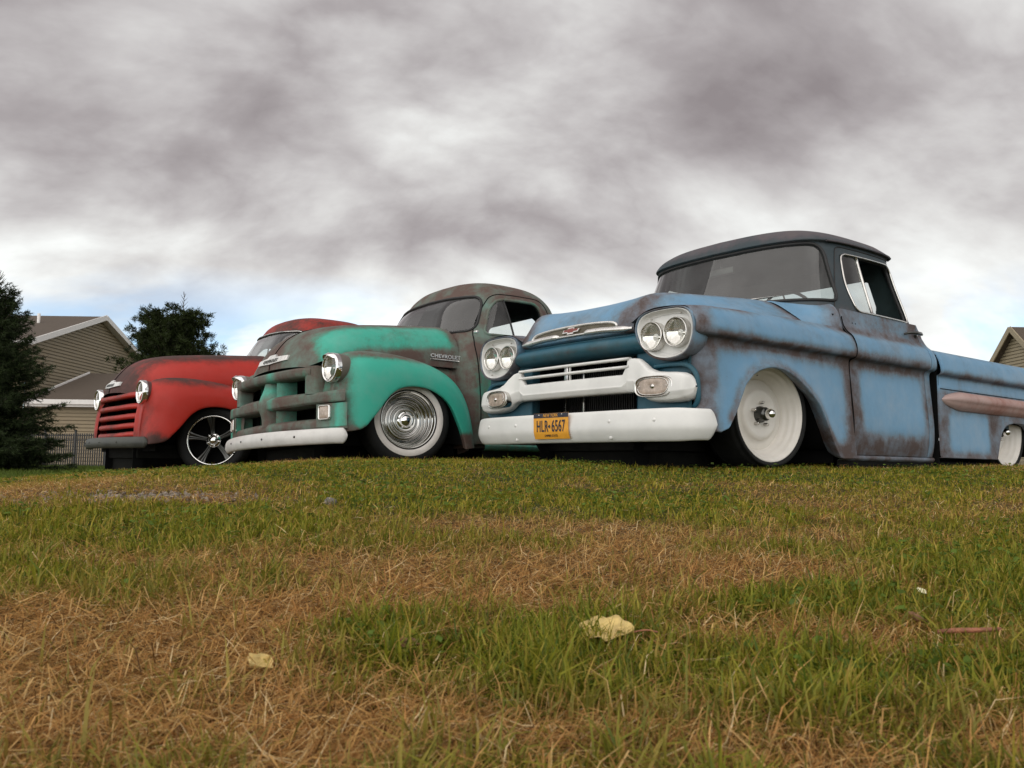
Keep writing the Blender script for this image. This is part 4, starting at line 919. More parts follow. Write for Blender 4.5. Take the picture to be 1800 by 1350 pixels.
            rg = lambda k, o: [(bx(cc[0]+(q[0]-cc[0])*k)+o, s*(cc[0]+(q[0]-cc[0])*k), cc[1]+(q[1]-cc[1])*k) for q in c]
            pk = loft('parking_light', [rg(1.03, -.016), rg(1.03, .002), rg(.96, .008), rg(.86, .006), rg(.84, -.002)], 12, len(c), 'dull_chrome', root, cv=True)
            loft('lens', [rg(.85, -.002), rg(.80, .004), rg(.5, .008), rg(.02, .009)], 8, len(c), 'lens_amber', pk, cv=True)
            # filler between grille, hood and fender
            loft('grille_side', [[(.56-.1*k, s*y, z) for z in (.72, .62, .52, .44)] for k, y in ((0, .58), (.1, .66), (.4, .74))], 6, 8, paint, root, lambda P: np.full(len(P), .85))
        loft('radiator_panel', [[(.44, y, z) for z in (.25, .45, .68)] for y in (-.62, 0, .62)], 6, 6, 'black', root)
        loft('grille_roof', [[(.70-.2*y*y, y, .672), (.5, y, .70)] for y in np.linspace(-.6, .6, 12)], None, 4, paint, root, lambda P: np.full(len(P), .85))
    else:
        for k, zc in enumerate((.674, .584, .502, .424, .350)):
            hw = [.58, .66, .665, .665, .66][k]; rb = []
            for y in np.linspace(-hw, hw, 45):
                x = .678-.27*y*y; tw = sst(hw, hw-.05, abs(y)); h = .024
                rise = .010*sst(.15, .5, abs(y))*(1 if k else 1.6)
                rb.append([(x-.11, y, zc+h*.9+rise), (x-.03, y, zc+h+rise), (x-.006, y, zc+h*.5+rise), (x, y, zc-h*.15+rise), (x-.004, y, zc-h*.7+rise), (x-.02, y, zc-h+rise), (x-.06, y, zc-h*.7+rise), (x-.11, y, zc-h*.4+rise)])
            loft('grille_bar', rb, None, 22, paint, root, lambda P, z=zc: .28+.5*sst(.6, .0, np.abs(P[:, 1])*1.0)*.6+.25*(P[:, 2] > z+.018))
        loft('radiator_panel', [[(.50, y, z) for z in (.28, .45, .75)] for y in (-.62, 0, .62)], 6, 6, 'black', root)
        for s in (1, -1): loft('grille_side', [[(.555-.12*k, s*y, z) for z in (.70, .6, .48, .32)] for k, y in ((0, .615), (.0, .64), (.6, .66))], 6, 8, paint, root, lambda P: np.full(len(P), .35))
    # ---- bumper
    if G: bz_, bh_, x0_, kk, mat_ = .199, .0505, .785, .27, 'grey_white'
    else: bz_, bh_, x0_, kk, mat_ = .288, .046, .735, .20, 'dark_bumper'
    ye_ = .845 if G else .825; x0_ += .030
    bu = bumper_loft('front_bumper', [(x0_-kk*a*a, a) for a in np.linspace(0, ye_-.06, 9)]+[(x0_-kk*ye_**2-.02, ye_-.005), (x0_-kk*ye_**2-.055, ye_+.01)], [(-.045, .90), (-.022, 1.0), (-.006, .75), (.003, .2), (.003, -.3), (-.006, -.8), (-.022, -1.0), (-.045, -.92)], lambda a: bh_, mat_, root, bz_, .03)
    for y in (-.72, -.40, -.16, .16, .50): bolt((x0_-kk*y*y+.003, y, bz_+.004), .008, bu, 'gunmetal' if G else 'dark_bumper')
    # ---- wheels
    st = cf['steer']; W = cf['wheel']; wy, wz = cf['wy'], cf['wz']
    place_wheel(root, (.018, wy, wz), 1, st, W); place_wheel(root, (.018, -wy, wz), -1, st, W)
    place_wheel(root, (-2.93, .76, wz), 1, 0, W); place_wheel(root, (-2.93, -.76, wz), -1, 0, W)
    return root
build_ad('green'); build_ad('red')
# ================================================================== TERRAIN
_D = [-60, -6, -1, 0, 1, 2, 3, 4, 4.6, 5.4, 6.5, 8, 9.5, 12, 16, 22, 30, 60, 200, 900]
_Z = [-.9, -.40, -.27, -.245, -.205, -.135, -.055, .018, .058, .085, .095, .09, .07, .0, -.12, -.25, -.33, -.5, -1.2, -4]
def tz(x, y):
    x = np.asarray(x, float); y = np.asarray(y, float); z = np.interp(y, _D, _Z)
    left = np.clip(-(x+1.1), 0, 3.4); z = z-.080*left*sst(1.5, 5, y)*(1-sst(9, 16, y))
    return z+.006*np.sin(1.9*x+.7)*np.sin(1.4*y+.3)+.004*np.sin(4.3*x-1.1*y)+.003*np.sin(7.1*y+2.3*x)
def vnoise(x, y, s, seed=0):
    """cheap value noise"""
    x = x*s+seed*17.3; y = y*s+seed*9.1; xi, yi = np.floor(x).astype(int), np.floor(y).astype(int); fx, fy = x-xi, y-yi
    fx, fy = fx*fx*(3-2*fx), fy*fy*(3-2*fy)
    h = lambda a, b: np.modf(np.abs(np.sin(a*127.1+b*311.7+seed*74.7)*43758.5453))[0]
    return (h(xi, yi)*(1-fx)+h(xi+1, yi)*fx)*(1-fy)+(h(xi, yi+1)*(1-fx)+h(xi+1, yi+1)*fx)*fy
# where the lawn is green (+) and where it has died off (-): (x, y, rx, ry, amount)
PATCH = [(-.75, 2.15, .75, .30, .55), (-1.5, 2.25, .6, .35, .45), (-.2, 2.9, 1.0, .4, .40), (.2, 4.6, 3.5, .9, .60), (-.35, 3.6, 1.3, .5, .25), (.95, 1.85, .35, .3, .5), (1.5, 2.3, .5, .3, .35), (.5, 1.42, .35, .13, .75), (.25, 1.02, .30, .12, .6), (.62, 1.0, .25, .14, .6), (.95, 1.35, .25, .2, .5), (.05, 1.12, .07, .10, .55), (-.22, 1.22, .09, .05, .2), (2.2, 4.0, 1.2, .5, .3), (-.62, 1.45, .10, .08, .6), (-.85, 1.55, .25, .15, .45), (-.32, 1.62, .16, .06, .35),
         (-1.5, 3.2, .9, .45, -.45), (-2.4, 4.0, 1.2, .6, -.15), (-1.3, 2.85, .5, .2, -.5), (.13, 2.35, .55, .22, -.65), (1.45, 2.95, .7, .2, -.45), (-.15, 1.75, .6, .25, -.6), (-.4, 1.32, .5, .20, -.5), (-.5, 1.02, .5, .12, -.4), (.45, 1.80, .30, .18, -.55), (-.12, .95, .14, .08, -.5), (-.48, 1.10, .34, .16, -.55), (-.35, .86, .30, .07, -.6), (-.05, 1.42, .35, .10, -.45), (.10, .86, .12, .05, -.4), (.75, 2.2, .5, .14, -.35), (1.6, 1.5, .5, .2, -.3), (.9, 3.1, .4, .25, .25), (.55, 2.65, .35, .2, .15), (1.0, 3.55, .6, .25, -.12)]
def greenness(x, y):
    g = .58+.10*sst(1.4, 2.6, y)+.62*(vnoise(x, y, 1.7, 1)-.5)+.60*(vnoise(x, y, 4.5, 2)-.5)+.60*(vnoise(x, y, 11, 3)-.5)
    for cx_, cy_, rx, ry, a in PATCH: g = g+.85*a*np.exp(-(((x-cx_)/rx)**2+((y-cy_)/ry)**2))
    return g
bare = lambda x, y: np.exp(-(((x+1.28)/.30)**2+((y-2.93)/.12)**2)*1.3)

def build_ground():
    a = np.sinh(np.linspace(-6.2, 6.2, 281))*1.1/1.0
    xs = a*900/abs(a).max(); ys = np.concatenate([np.linspace(-60, -2, 12), np.linspace(-1.5, 12, 271), 12+np.cumsum(np.geomspace(.08, 60, 60))])
    X, Y = np.meshgrid(xs, ys, indexing='xy'); Zg = tz(X, Y)
    near = (np.abs(X) < 9) & (Y < 11)
    Zg = Zg+near*(.010*(vnoise(X, Y, 9, 5)-.5)+.006*(vnoise(X, Y, 24, 6)-.5))
    V = np.stack([X.ravel(), Y.ravel(), Zg.ravel()], 1); nx = len(xs); ny = len(ys)
    i, j = np.meshgrid(np.arange(ny-1), np.arange(nx-1), indexing='ij'); b = (i*nx+j).ravel(); F = np.stack([b, b+1, b+nx+1, b+nx], 1)
    m, t, bs = base_mat('lawn_soil'); tcx = N(t, 'ShaderNodeTexCoord'); at = N(t, 'ShaderNodeAttribute', attribute_name='green')
    n1 = noise_n(t, tcx.outputs['Object'], 9, 8, .7); n2 = noise_n(t, tcx.outputs['Object'], 70, 6, .7)
    soil = ramp_n(t, n1, [(.3, (.055, .034, .018)), (.55, (.125, .078, .038)), (.75, (.20, .13, .06))])
    grn = ramp_n(t, n2, [(.3, (.028, .038, .010)), (.7, (.075, .085, .022))])
    c = mix_n(t, at.outputs['Fac'], soil, grn); t.links.new(c, bs.inputs['Base Color']); bs.inputs['Roughness'].default_value = .95; bs.inputs['Specular IOR Level'].default_value = .15
    bn = N(t, 'ShaderNodeBump', inp={'Strength': .8, 'Distance': .02}); t.links.new(n2, bn.inputs['Height']); t.links.new(bn.outputs[0], bs.inputs['Normal'])
    me = bpy.data.meshes.new('ground'); me.vertices.add(len(V)); me.vertices.foreach_set('co', V.astype(np.float32).ravel())
    me.loops.add(F.size); me.loops.foreach_set('vertex_index', F.ravel().astype(np.int32)); me.polygons.add(len(F)); me.polygons.foreach_set('loop_start', np.arange(0, F.size, 4, dtype=np.int32))
    me.update(calc_edges=True); me.polygons.foreach_set('use_smooth', np.ones(len(F), bool)); me.materials.append(m)
    g = np.clip(greenness(V[:, 0], V[:, 1])*1.2-.2, 0, 1); g = np.where(V[:, 1] > 9, .9, g)*(1-bare(V[:, 0], V[:, 1])); at_ = me.attributes.new('green', 'FLOAT', 'POINT'); at_.data.foreach_set('value', g.astype(np.float32))
    o = bpy.data.objects.new('ground', me); COL.objects.link(o); tag(o, kind='structure')
build_ground()

def strips(name, base, az, L, W, th1, th2, col, mat, lift=0.):
    """many thin curved blades: 5 points and 3 triangles each, joined into one mesh"""
    n = len(L); d = np.stack([np.cos(az), np.sin(az), np.zeros(n)], 1); tw = rng.normal(0, .5, n)
    s = np.stack([-np.sin(az+tw), np.cos(az+tw), rng.normal(0, .25, n)], 1); s /= np.linalg.norm(s, axis=1)[:, None]; up = np.array([0, 0, 1.])
    m = base+(L*.5)[:, None]*(np.sin(th1)[:, None]*d+np.cos(th1)[:, None]*up); tp = m+(L*.5)[:, None]*(np.sin(th2)[:, None]*d+np.cos(th2)[:, None]*up)
    fl = tz(m[:, 0], m[:, 1])+.002; m[:, 2] = np.maximum(m[:, 2], fl); tp[:, 2] = np.maximum(tp[:, 2], tz(tp[:, 0], tp[:, 1])+.002)
    w = (W*.5)[:, None]
    V = np.stack([base-s*w, base+s*w, m+s*w*.85, m-s*w*.85, tp], 1).reshape(-1, 3)
    o_ = np.arange(n)[:, None]*5; idx = np.concatenate([o_+np.array([0, 1, 2, 3]), o_+np.array([3, 2, 4])], 1).ravel().astype(np.int32)
    ls = (np.arange(n)[:, None]*7+np.array([0, 4])).ravel().astype(np.int32)
    me = bpy.data.meshes.new(name); me.vertices.add(len(V)); me.vertices.foreach_set('co', V.astype(np.float32).ravel())
    me.loops.add(len(idx)); me.loops.foreach_set('vertex_index', idx); me.polygons.add(2*n); me.polygons.foreach_set('loop_start', ls); me.update(calc_edges=True)
    ca = me.color_attributes.new('col', 'FLOAT_COLOR', 'POINT'); c4 = np.ones((n, 5, 4), np.float32); c4[:, :, :3] = col[:, None, :]; ca.data.foreach_set('color', c4.ravel())
    me.materials.append(mat); o = bpy.data.objects.new(name, me); COL.objects.link(o); return o
def blade_mat(name, tl=.3):
    m = bpy.data.materials.new(name); m.use_nodes = True; t = m.node_tree; t.nodes.clear(); MATS[name] = m
    at = N(t, 'ShaderNodeAttribute', attribute_name='col'); d = N(t, 'ShaderNodeBsdfDiffuse'); tr = N(t, 'ShaderNodeBsdfTranslucent'); g = N(t, 'ShaderNodeBsdfGlossy', inp={'Roughness': .45, 'Color': (.8, .8, .75, 1)})
    t.links.new(at.outputs['Color'], d.inputs[0]); t.links.new(at.outputs['Color'], tr.inputs[0])
    m1 = N(t, 'ShaderNodeMixShader', inp={0: tl}); t.links.new(d.outputs[0], m1.inputs[1]); t.links.new(tr.outputs[0], m1.inputs[2])
    m2 = N(t, 'ShaderNodeMixShader', inp={0: .015}); t.links.new(m1.outputs[0], m2.inputs[1]); t.links.new(g.outputs[0], m2.inputs[2])
    o = N(t, 'ShaderNodeOutputMaterial'); t.links.new(m2.outputs[0], o.inputs[0]); return m
BL = blade_mat('blade')
def scatter(n, y0, y1, p, wid=.92, pad=.5):
    """points in the lawn, denser towards the photographer's feet"""
    u = rng.random(n); e = 2-p; y = (y0**e+u*(y1**e-y0**e))**(1/e); x = (rng.random(n)*2-1)*(wid*y+pad*.4); return x, y
def under_truck(x, y):
    """true where a truck stands"""
    r = np.zeros(x.shape, bool)
    for X, Y, th in ((.909, 5.32, R(52.05)), (-1.186, 6.415, R(47.91)), (-2.998, 7.816, R(50.27))):
        dx, dy = x-X, y-Y; lx = -math.sin(th)*dx-math.cos(th)*dy; ly = math.cos(th)*dx-math.sin(th)*dy
        r |= (lx < .35) & (lx > -4) & (np.abs(ly) < .70)
    return r
def build_grass():
    # dead straw, lying
    x, y = scatter(470000, .55, 8.5, 1.78); g = greenness(x, y); keep = (rng.random(len(x)) > np.clip(g*1.15-.18, 0, .88)) & (bare(x, y) < .45+.3*rng.random(len(x))) & ~under_truck(x, y); x, y = x[keep], y[keep]; n = len(x); far = sst(1.6, 5, y)
    z = tz(x, y)+rng.random(n)*.014; L = rng.uniform(.020, .080, n)*(1-.45*sst(1.5, 3.2, y)); W = rng.uniform(.0009, .0020, n)*(1+.8*far)
    th1 = rng.normal(R(79), R(10), n); th2 = th1+rng.normal(R(20), R(26), n)
    up_ = rng.random(n) < .08; th1[up_] = rng.uniform(R(15), R(50), up_.sum())
    az = rng.random(n)*2*math.pi+.0; sweep = rng.random(n) < .45; az[sweep] = rng.normal(.5, .5, sweep.sum())+math.pi*(rng.random(sweep.sum()) < .5)
    pal = np.array([(.56, .335, .115), (.67, .46, .195), (.38, .205, .066), (.80, .64, .36), (.50, .265, .092), (.14, .075, .028)]); k = rng.choice(6, n, p=[.28, .18, .20, .06, .17, .11])
    col = pal[k]*rng.uniform(.75, 1.2, (n, 1)); tint = vnoise(x, y, 2.2, 8)[:, None]; col = col*(1-.25*tint)+col*np.array([1.1, .85, .7])*.25*tint
    s = strips('dead_grass', np.stack([x, y, z], 1), az, L, W, th1, th2, col, BL); tag(s, 'dead tan straw lying matted over the lawn', 'grass', kind='stuff')
    # living grass
    x, y = scatter(400000, .55, 8.5, 1.70); g = greenness(x, y); keep = (rng.random(len(x)) < np.clip(g*1.25-.18, .03, 1)) & (bare(x, y) < .4+.3*rng.random(len(x))) & ~under_truck(x, y); x, y, g = x[keep], y[keep], g[keep]; n = len(x); far = sst(1.4, 3.6, y)
    cl = vnoise(x, y, 16, 4); z = tz(x, y)-.002; L = rng.uniform(.026, .070, n)*(1-.50*far)*(.45+.9*cl); W = rng.uniform(.0018, .0042, n)*(1+.25*far)
    tall = rng.random(n) < .03; L[tall] *= 1.5
    th1 = np.abs(rng.normal(R(30), R(20), n)); th2 = th1+np.abs(rng.normal(R(34), R(28), n)); az = rng.random(n)*2*math.pi
    pal = np.array([(.185, .200, .018), (.255, .250, .026), (.105, .132, .012), (.33, .275, .040), (.41, .295, .062), (.085, .135, .016)]); k = rng.choice(6, n, p=[.27, .23, .18, .15, .09, .08])
    col = pal[k]*rng.uniform(.75, 1.25, (n, 1)); dry = np.clip(.80-g, 0, .55)[:, None]*1.1; col = col*(1-dry)+np.array([.30, .225, .065])*dry; yl = sst(1.5, 3.5, y)[:, None]*.35; col = col*(1-yl)+col*np.array([1.35, 1.18, .8])*yl
    s = strips('grass', np.stack([x, y, z], 1), az, L, W, th1, th2, col, BL); tag(s, 'short olive green lawn grass', 'grass', kind='stuff')
    # low broad-leaved weeds and clover in the green patches
    x, y = scatter(30000, 1.0, 6.0, 1.3); g = greenness(x, y); keep = (g > .72+.25*rng.random(len(x))) & (bare(x, y) < .4) & ~under_truck(x, y) & (vnoise(x, y, 3.1, 12) > .42); x, y = x[keep], y[keep]; n = len(x)
    z = tz(x, y)+rng.uniform(.006, .03, n); L = rng.uniform(.010, .022, n); W = L*rng.uniform(.6, .9, n)
    col = np.array([(.105, .160, .026)])*rng.uniform(.7, 1.35, (n, 1))*np.array([1, 1, 1])
    s = strips('clover', np.stack([x, y, z], 1), rng.random(n)*6.28, L, W, rng.normal(R(70), R(18), n), rng.normal(R(95), R(15), n), col, BL); tag(s, 'low clover and broad-leaved weeds among the grass', 'weeds', kind='stuff')
    # far lawn down the slope behind the trucks
    nf = 60000; y = rng.uniform(8.0, 27, nf); x = -y*rng.uniform(.28, .72, nf); n = len(x); z = tz(x, y)
    col = np.array([(.095, .135, .022)])*rng.uniform(.7, 1.3, (n, 1)); s = strips('grass', np.stack([x, y, z], 1), rng.random(n)*6.28, rng.uniform(.05, .10, n), rng.uniform(.008, .016, n), np.abs(rng.normal(R(20), R(15), n)), np.abs(rng.normal(R(45), R(20), n)), col, BL); tag(s, 'green lawn sloping down to the picket fence', 'grass', kind='stuff')
build_grass()

# ------------------------------------------------------------------ small things on the lawn
simple('gravel_stone', (.22, .18, .14), .85, var=.35, vscale=25, bump=.3)
simple('rock_grey', (.16, .145, .12), .8, var=.3, vscale=40, bump=.4)
simple('leaf_pale', (.62, .46, .17), .6, var=.22, vscale=50)
simple('leaf_brown', (.22, .11, .05), .7, var=.3, vscale=50)
simple('leaf_cream', (.80, .76, .52), .6, var=.1, vscale=60)
simple('twig_red', (.30, .115, .06), .6, var=.35, vscale=70, bump=.5, bscale=200)
ICO = None
def ico():
    global ICO
    if ICO is None:
        bm = bmesh.new(); bmesh.ops.create_icosphere(bm, subdivisions=2, radius=1); bm.verts.index_update(); ICO = (np.array([v.co[:] for v in bm.verts]), [[v.index for v in f.verts] for f in bm.faces]); bm.free()
    return ICO
def stone_geo(c, r, seed):
    V, F = ico(); q = np.random.default_rng(seed); d = V/np.linalg.norm(V, axis=1)[:, None]; k = 1+.22*np.sin(d@q.normal(0, 3, 3)+q.random()*6)+.15*np.sin(d@q.normal(0, 5, 3))
    return np.array(c)+V*k[:, None]*r*np.array([1.15, .95, .55])*q.uniform(.8, 1.2, 3), F
Vg, Fg = [], []; bm_ = bmesh.new(); bmesh.ops.create_icosphere(bm_, subdivisions=1, radius=1); bm_.verts.index_update(); v1 = np.array([v.co[:] for v in bm_.verts]); f1 = [[v.index for v in f.verts] for f in bm_.faces]; bm_.free()
o_ = 0
for k in range(520):
    x = -1.28+rng.normal(0, .22); y = 2.93+rng.normal(0, .085)
    r = abs(rng.normal(.003, .0025))+.002; V = np.array([x, y, float(tz(x, y))+r*.3])+v1*r*rng.uniform(.6, 1.3, (1, 3))*rng.uniform(.8, 1.2, (len(v1), 1)); Vg.append(V); Fg += [[a+o_ for a in f] for f in f1]; o_ += len(v1)
tag(mk('gravel', np.vstack(Vg), Fg, 'gravel_stone', smooth=False), 'bare gravelly patch in the lawn at the left', 'gravel', kind='stuff')
V, F = stone_geo((-.57, 2.72, float(tz(-.57, 2.72))+.010), .024, 5); tag(mk('stone', V, F, 'rock_grey'), 'rounded grey stone lying in green grass', 'stone')
def leaf(name, x, y, size, rot, mat, curl, tilt, h=.012, stalk=True):
    ribs = []
    for i, t in enumerate(np.linspace(-1, 1, 15)):
        w = size*.46*max(.02, (1-abs(t)**2.2))*(1+.18*math.sin(9*t+rot)); row = []
        for u in np.linspace(-1, 1, 9): row.append((t*size*.5, u*w, curl*size*(u*u*.28+.10*t*t)+.008*size*math.sin(5*u+4*t)))
        ribs.append(row)
    A = np.array(ribs).reshape(-1, 3); Rm = np.array(Matrix.Rotation(rot, 3, 'Z') @ Matrix.Rotation(tilt, 3, 'X')); A = A@Rm.T+np.array([x, y, float(tz(x, y))+h])
    o = mk(name, A, grid_faces(15, 9), mat)
    md = o.modifiers.new('thickness', 'SOLIDIFY'); md.thickness = .0006
    if stalk:
        p0 = np.array([size*.5, 0, .10*curl*size]); P = [p0, p0+np.array([size*.22, .01*size, .05*size]), p0+np.array([size*.42, .06*size, .0])]; tube('stalk', [tuple(np.array(p)@Rm.T+np.array([x, y, float(tz(x, y))+h])) for p in P], .0011, 'twig_red', o, 6, smoothpath=8)
    return o
tag(leaf('fallen_leaf', .135, 1.195, .075, -.30, 'leaf_pale', .32, .30, .024), 'pale yellow fallen leaf curled in the grass, the largest leaf', 'leaf')
tag(leaf('fallen_leaf', .70, 1.47, .017, .5, 'leaf_cream', .5, .5, .024, False), 'tiny cream leaf scrap in green grass at the right', 'leaf')
tag(leaf('fallen_leaf', -.30, 1.05, .035, 1.2, 'leaf_pale', .7, .4, .02), 'small dull yellow leaf on bare straw at the lower left', 'leaf')
for k, (x, y, s_, lb) in enumerate([(-.13, 1.13, .022, 'small curled brown leaf on straw left of the pale leaf'), (.60, 1.28, .028, 'small brown leaf among green blades above the red twig')]):
    tag(leaf('fallen_leaf', x, y, s_, k*1.3, 'leaf_brown', .9, .5, .022), lb, 'leaf')
P = [(.585, 1.185), (.605, 1.180), (.63, 1.172), (.662, 1.168)]
tw = tube('twig', [(a, b, float(tz(a, b))+.028+.003*i) for i, (a, b) in enumerate(P)], [.0030, .0036, .0034, .0026], 'twig_red', None, 8, smoothpath=None)
tag(tw, 'short reddish brown stick lying in the grass at the right', 'twig')

# ================================================================== TREES
simple('bark', (.075, .055, .04), .9, var=.35, vscale=14, bump=.6, bscale=30)
NEED = blade_mat('needle', .15)
def needle_mesh(name, base, dirs, L, W, col, parent):
    """flat tapering needles as single triangles"""
    n = len(L); r = rng.normal(0, 1, (n, 3)); s = np.cross(dirs, r); s /= np.linalg.norm(s, axis=1)[:, None]+1e-9
    V = np.stack([base-s*(W*.5)[:, None], base+s*(W*.5)[:, None], base+dirs*L[:, None]], 1).reshape(-1, 3); idx = np.arange(3*n, dtype=np.int32)
    me = bpy.data.meshes.new(name); me.vertices.add(3*n); me.vertices.foreach_set('co', V.astype(np.float32).ravel()); me.loops.add(3*n); me.loops.foreach_set('vertex_index', idx)
    me.polygons.add(n); me.polygons.foreach_set('loop_start', np.arange(0, 3*n, 3, dtype=np.int32)); me.update(calc_edges=True)
    ca = me.color_attributes.new('col', 'FLOAT_COLOR', 'POINT'); c4 = np.ones((n, 3, 4), np.float32); c4[:, :, :3] = col[:, None, :]; ca.data.foreach_set('color', c4.ravel())
    me.materials.append(NEED); o = bpy.data.objects.new(name, me); COL.objects.link(o); o.parent = parent; return o
def limb_mesh(name, segs, parent, n=5):
    """segs: list of (path, radii); all limbs of one tree"""
    V, F = [], []
    for path, rad in segs:
        P = np.array(path); T = np.gradient(P, axis=0); T /= np.linalg.norm(T, axis=1)[:, None]+1e-9; o0 = len(V)
        for k in range(len(P)):
            ref = np.array([.3, .2, 1.]) if abs(T[k][2]) < .8 else np.array([1., .1, 0]); s = np.cross(T[k], ref); s /= np.linalg.norm(s); u = np.cross(s, T[k])
            for q in range(n): a = 2*math.pi*q/n; V.append(P[k]+rad[k]*(math.cos(a)*s+math.sin(a)*u))
        F += [tuple(o0+a for a in f) for f in grid_faces(len(P), n, False, True)]
    return mk(name, V, F, 'bark', parent)
def spruce(x, y, H, rad, label, dens=1., nl=.045, seed=1, base_z=None, lean=0., bare_top=.12):
    q = np.random.default_rng(seed); z0 = float(tz(x, y)) if base_z is None else base_z; root = empty('spruce_tree', loc=(x, y, z0)); tag(root, label, 'tree', 'background trees')
    segs = [([(lean*t*t, 0, H*t) for t in np.linspace(0, 1, 14)], np.linspace(.035*H/3+.02, .004, 14))]; limb_mesh('trunk', segs, root, 8)
    limbs = []; B, Dd, Ln, Cc = [], [], [], []
    nb = int(150*dens)
    for k in range(nb):
        t = (k+q.random())/nb; h = H*(.03+.955*t); a = k*2.399+q.normal(0, .25); ln = rad*(1-t)**.78*q.uniform(.75, 1.2)+.05*H/3
        rise = R(-10)+R(66)*t**1.5+q.normal(0, R(6)); pts = []
        for s in np.linspace(0, 1, 7): pts.append((lean*(h/H)**2+math.cos(a)*ln*s*math.cos(rise), math.sin(a)*ln*s*math.cos(rise), h+ln*(s*math.sin(rise)+.22*s*s-.10*s)))
        pts = np.array(pts); limbs.append((pts, np.linspace(.012, .003, 7)*(H/3)**.5))
        if t > .84: ln *= 1.15; limbs[-1] = (pts*1., limbs[-1][1]*.8)
        m = int((26+70*(1-t))*dens**.3) if t < .84 else (8 if t < .90 else 0); ss = q.random(m)**.75
        for s in ss:
            i = min(5, int(s*6)); f = s*6-i; p = pts[i]*(1-f)+pts[i+1]*f; tl = ln*.34*(1.15-s)*q.uniform(.5, 1.1)+.03
            sd = 1 if q.random() < .5 else -1; ta = a+sd*q.uniform(.45, 1.15); td = np.array([math.cos(ta), math.sin(ta), q.normal(-.10, .25)]); td /= np.linalg.norm(td)
            c = np.array((.018, .027, .010))*q.uniform(.4, 1.8)*(1+.5*s); nn = int(15*max(.6, tl/.12)); e = q.random(nn)
            B.append(p+td*tl*e[:, None]); dv = td+q.normal(0, .75, (nn, 3)); dv /= np.linalg.norm(dv, axis=1)[:, None]; Dd.append(dv); Ln.append(q.uniform(.6, 1.2, nn)*nl); Cc.append(np.tile(c, (nn, 1))*q.uniform(.8, 1.25, (nn, 1)))
    limb_mesh('branches', limbs, root, 4)
    B, Dd, Ln, Cc = np.vstack(B), np.vstack(Dd), np.concatenate(Ln), np.vstack(Cc); needle_mesh('crown', B, Dd, Ln, Ln*.17, Cc, root)
    return root
spruce(-8.02, 13., 3.12, 1.15, 'dark spruce cut off by the left edge of the photo', 1.7, .055, 4)
spruce(-13.15, 33.5, 7.15, 1.10, 'thin spruce whose bare leader rises above the round tree', .7, .09, 9)
def round_tree(x, y, H, label):
    q = np.random.default_rng(21); z0 = float(tz(x, y)); root = empty('pine_tree', loc=(x, y, z0)); tag(root, label, 'tree', 'background trees')
    limb_mesh('trunk', [([(.05*math.sin(3*t), 0, H*.75*t) for t in np.linspace(0, 1, 10)], np.linspace(.16, .04, 10))], root, 8)
    limbs = []; B, Dd, Ln, Cc = [], [], [], []
    for k in range(150):
        t = q.random()**.8; h = H*(.18+.66*t); a = q.random()*2*math.pi; prof = math.sin(math.pi*min(1, max(.05, (h/H-.02)/1.0)))**.55; ln = 1.86*prof*q.uniform(.72, 1.12); rise = R(8)+R(48)*t+q.normal(0, R(10))
        pts = np.array([(math.cos(a)*ln*s*math.cos(rise), math.sin(a)*ln*s*math.cos(rise), h+ln*s*math.sin(rise)*.75+.10*ln*s*s) for s in np.linspace(0, 1, 6)]); limbs.append((pts, np.linspace(.03, .006, 6)))
        for j in range(22):
            s = .35+.68*q.random()**.6; s_ = min(s, .999); i = int(s_*5); f = s_*5-i; p = pts[i]*(1-f)+pts[min(5, i+1)]*f+q.normal(0, .13, 3); nn = 36; c = np.array((.024, .034, .010))*q.uniform(.45, 1.7)
            out = np.array([math.cos(a), math.sin(a), .55])+q.normal(0, .35, 3); out /= np.linalg.norm(out); dv = out*.6+q.normal(0, .6, (nn, 3)); dv /= np.linalg.norm(dv, axis=1)[:, None]
            B.append(p+q.normal(0, .045, (nn, 3))); Dd.append(dv); Ln.append(q.uniform(.08, .16, nn)); Cc.append(np.tile(c, (nn, 1))*q.uniform(.75, 1.3, (nn, 1)))
    limb_mesh('branches', limbs, root, 4); B, Dd, Ln, Cc = np.vstack(B), np.vstack(Dd), np.concatenate(Ln), np.vstack(Cc); needle_mesh('crown', B, Dd, Ln, Ln*.22, Cc, root); return root
round_tree(-12.40, 31., 5.95, 'dense round-topped dark pine behind the red pickup')

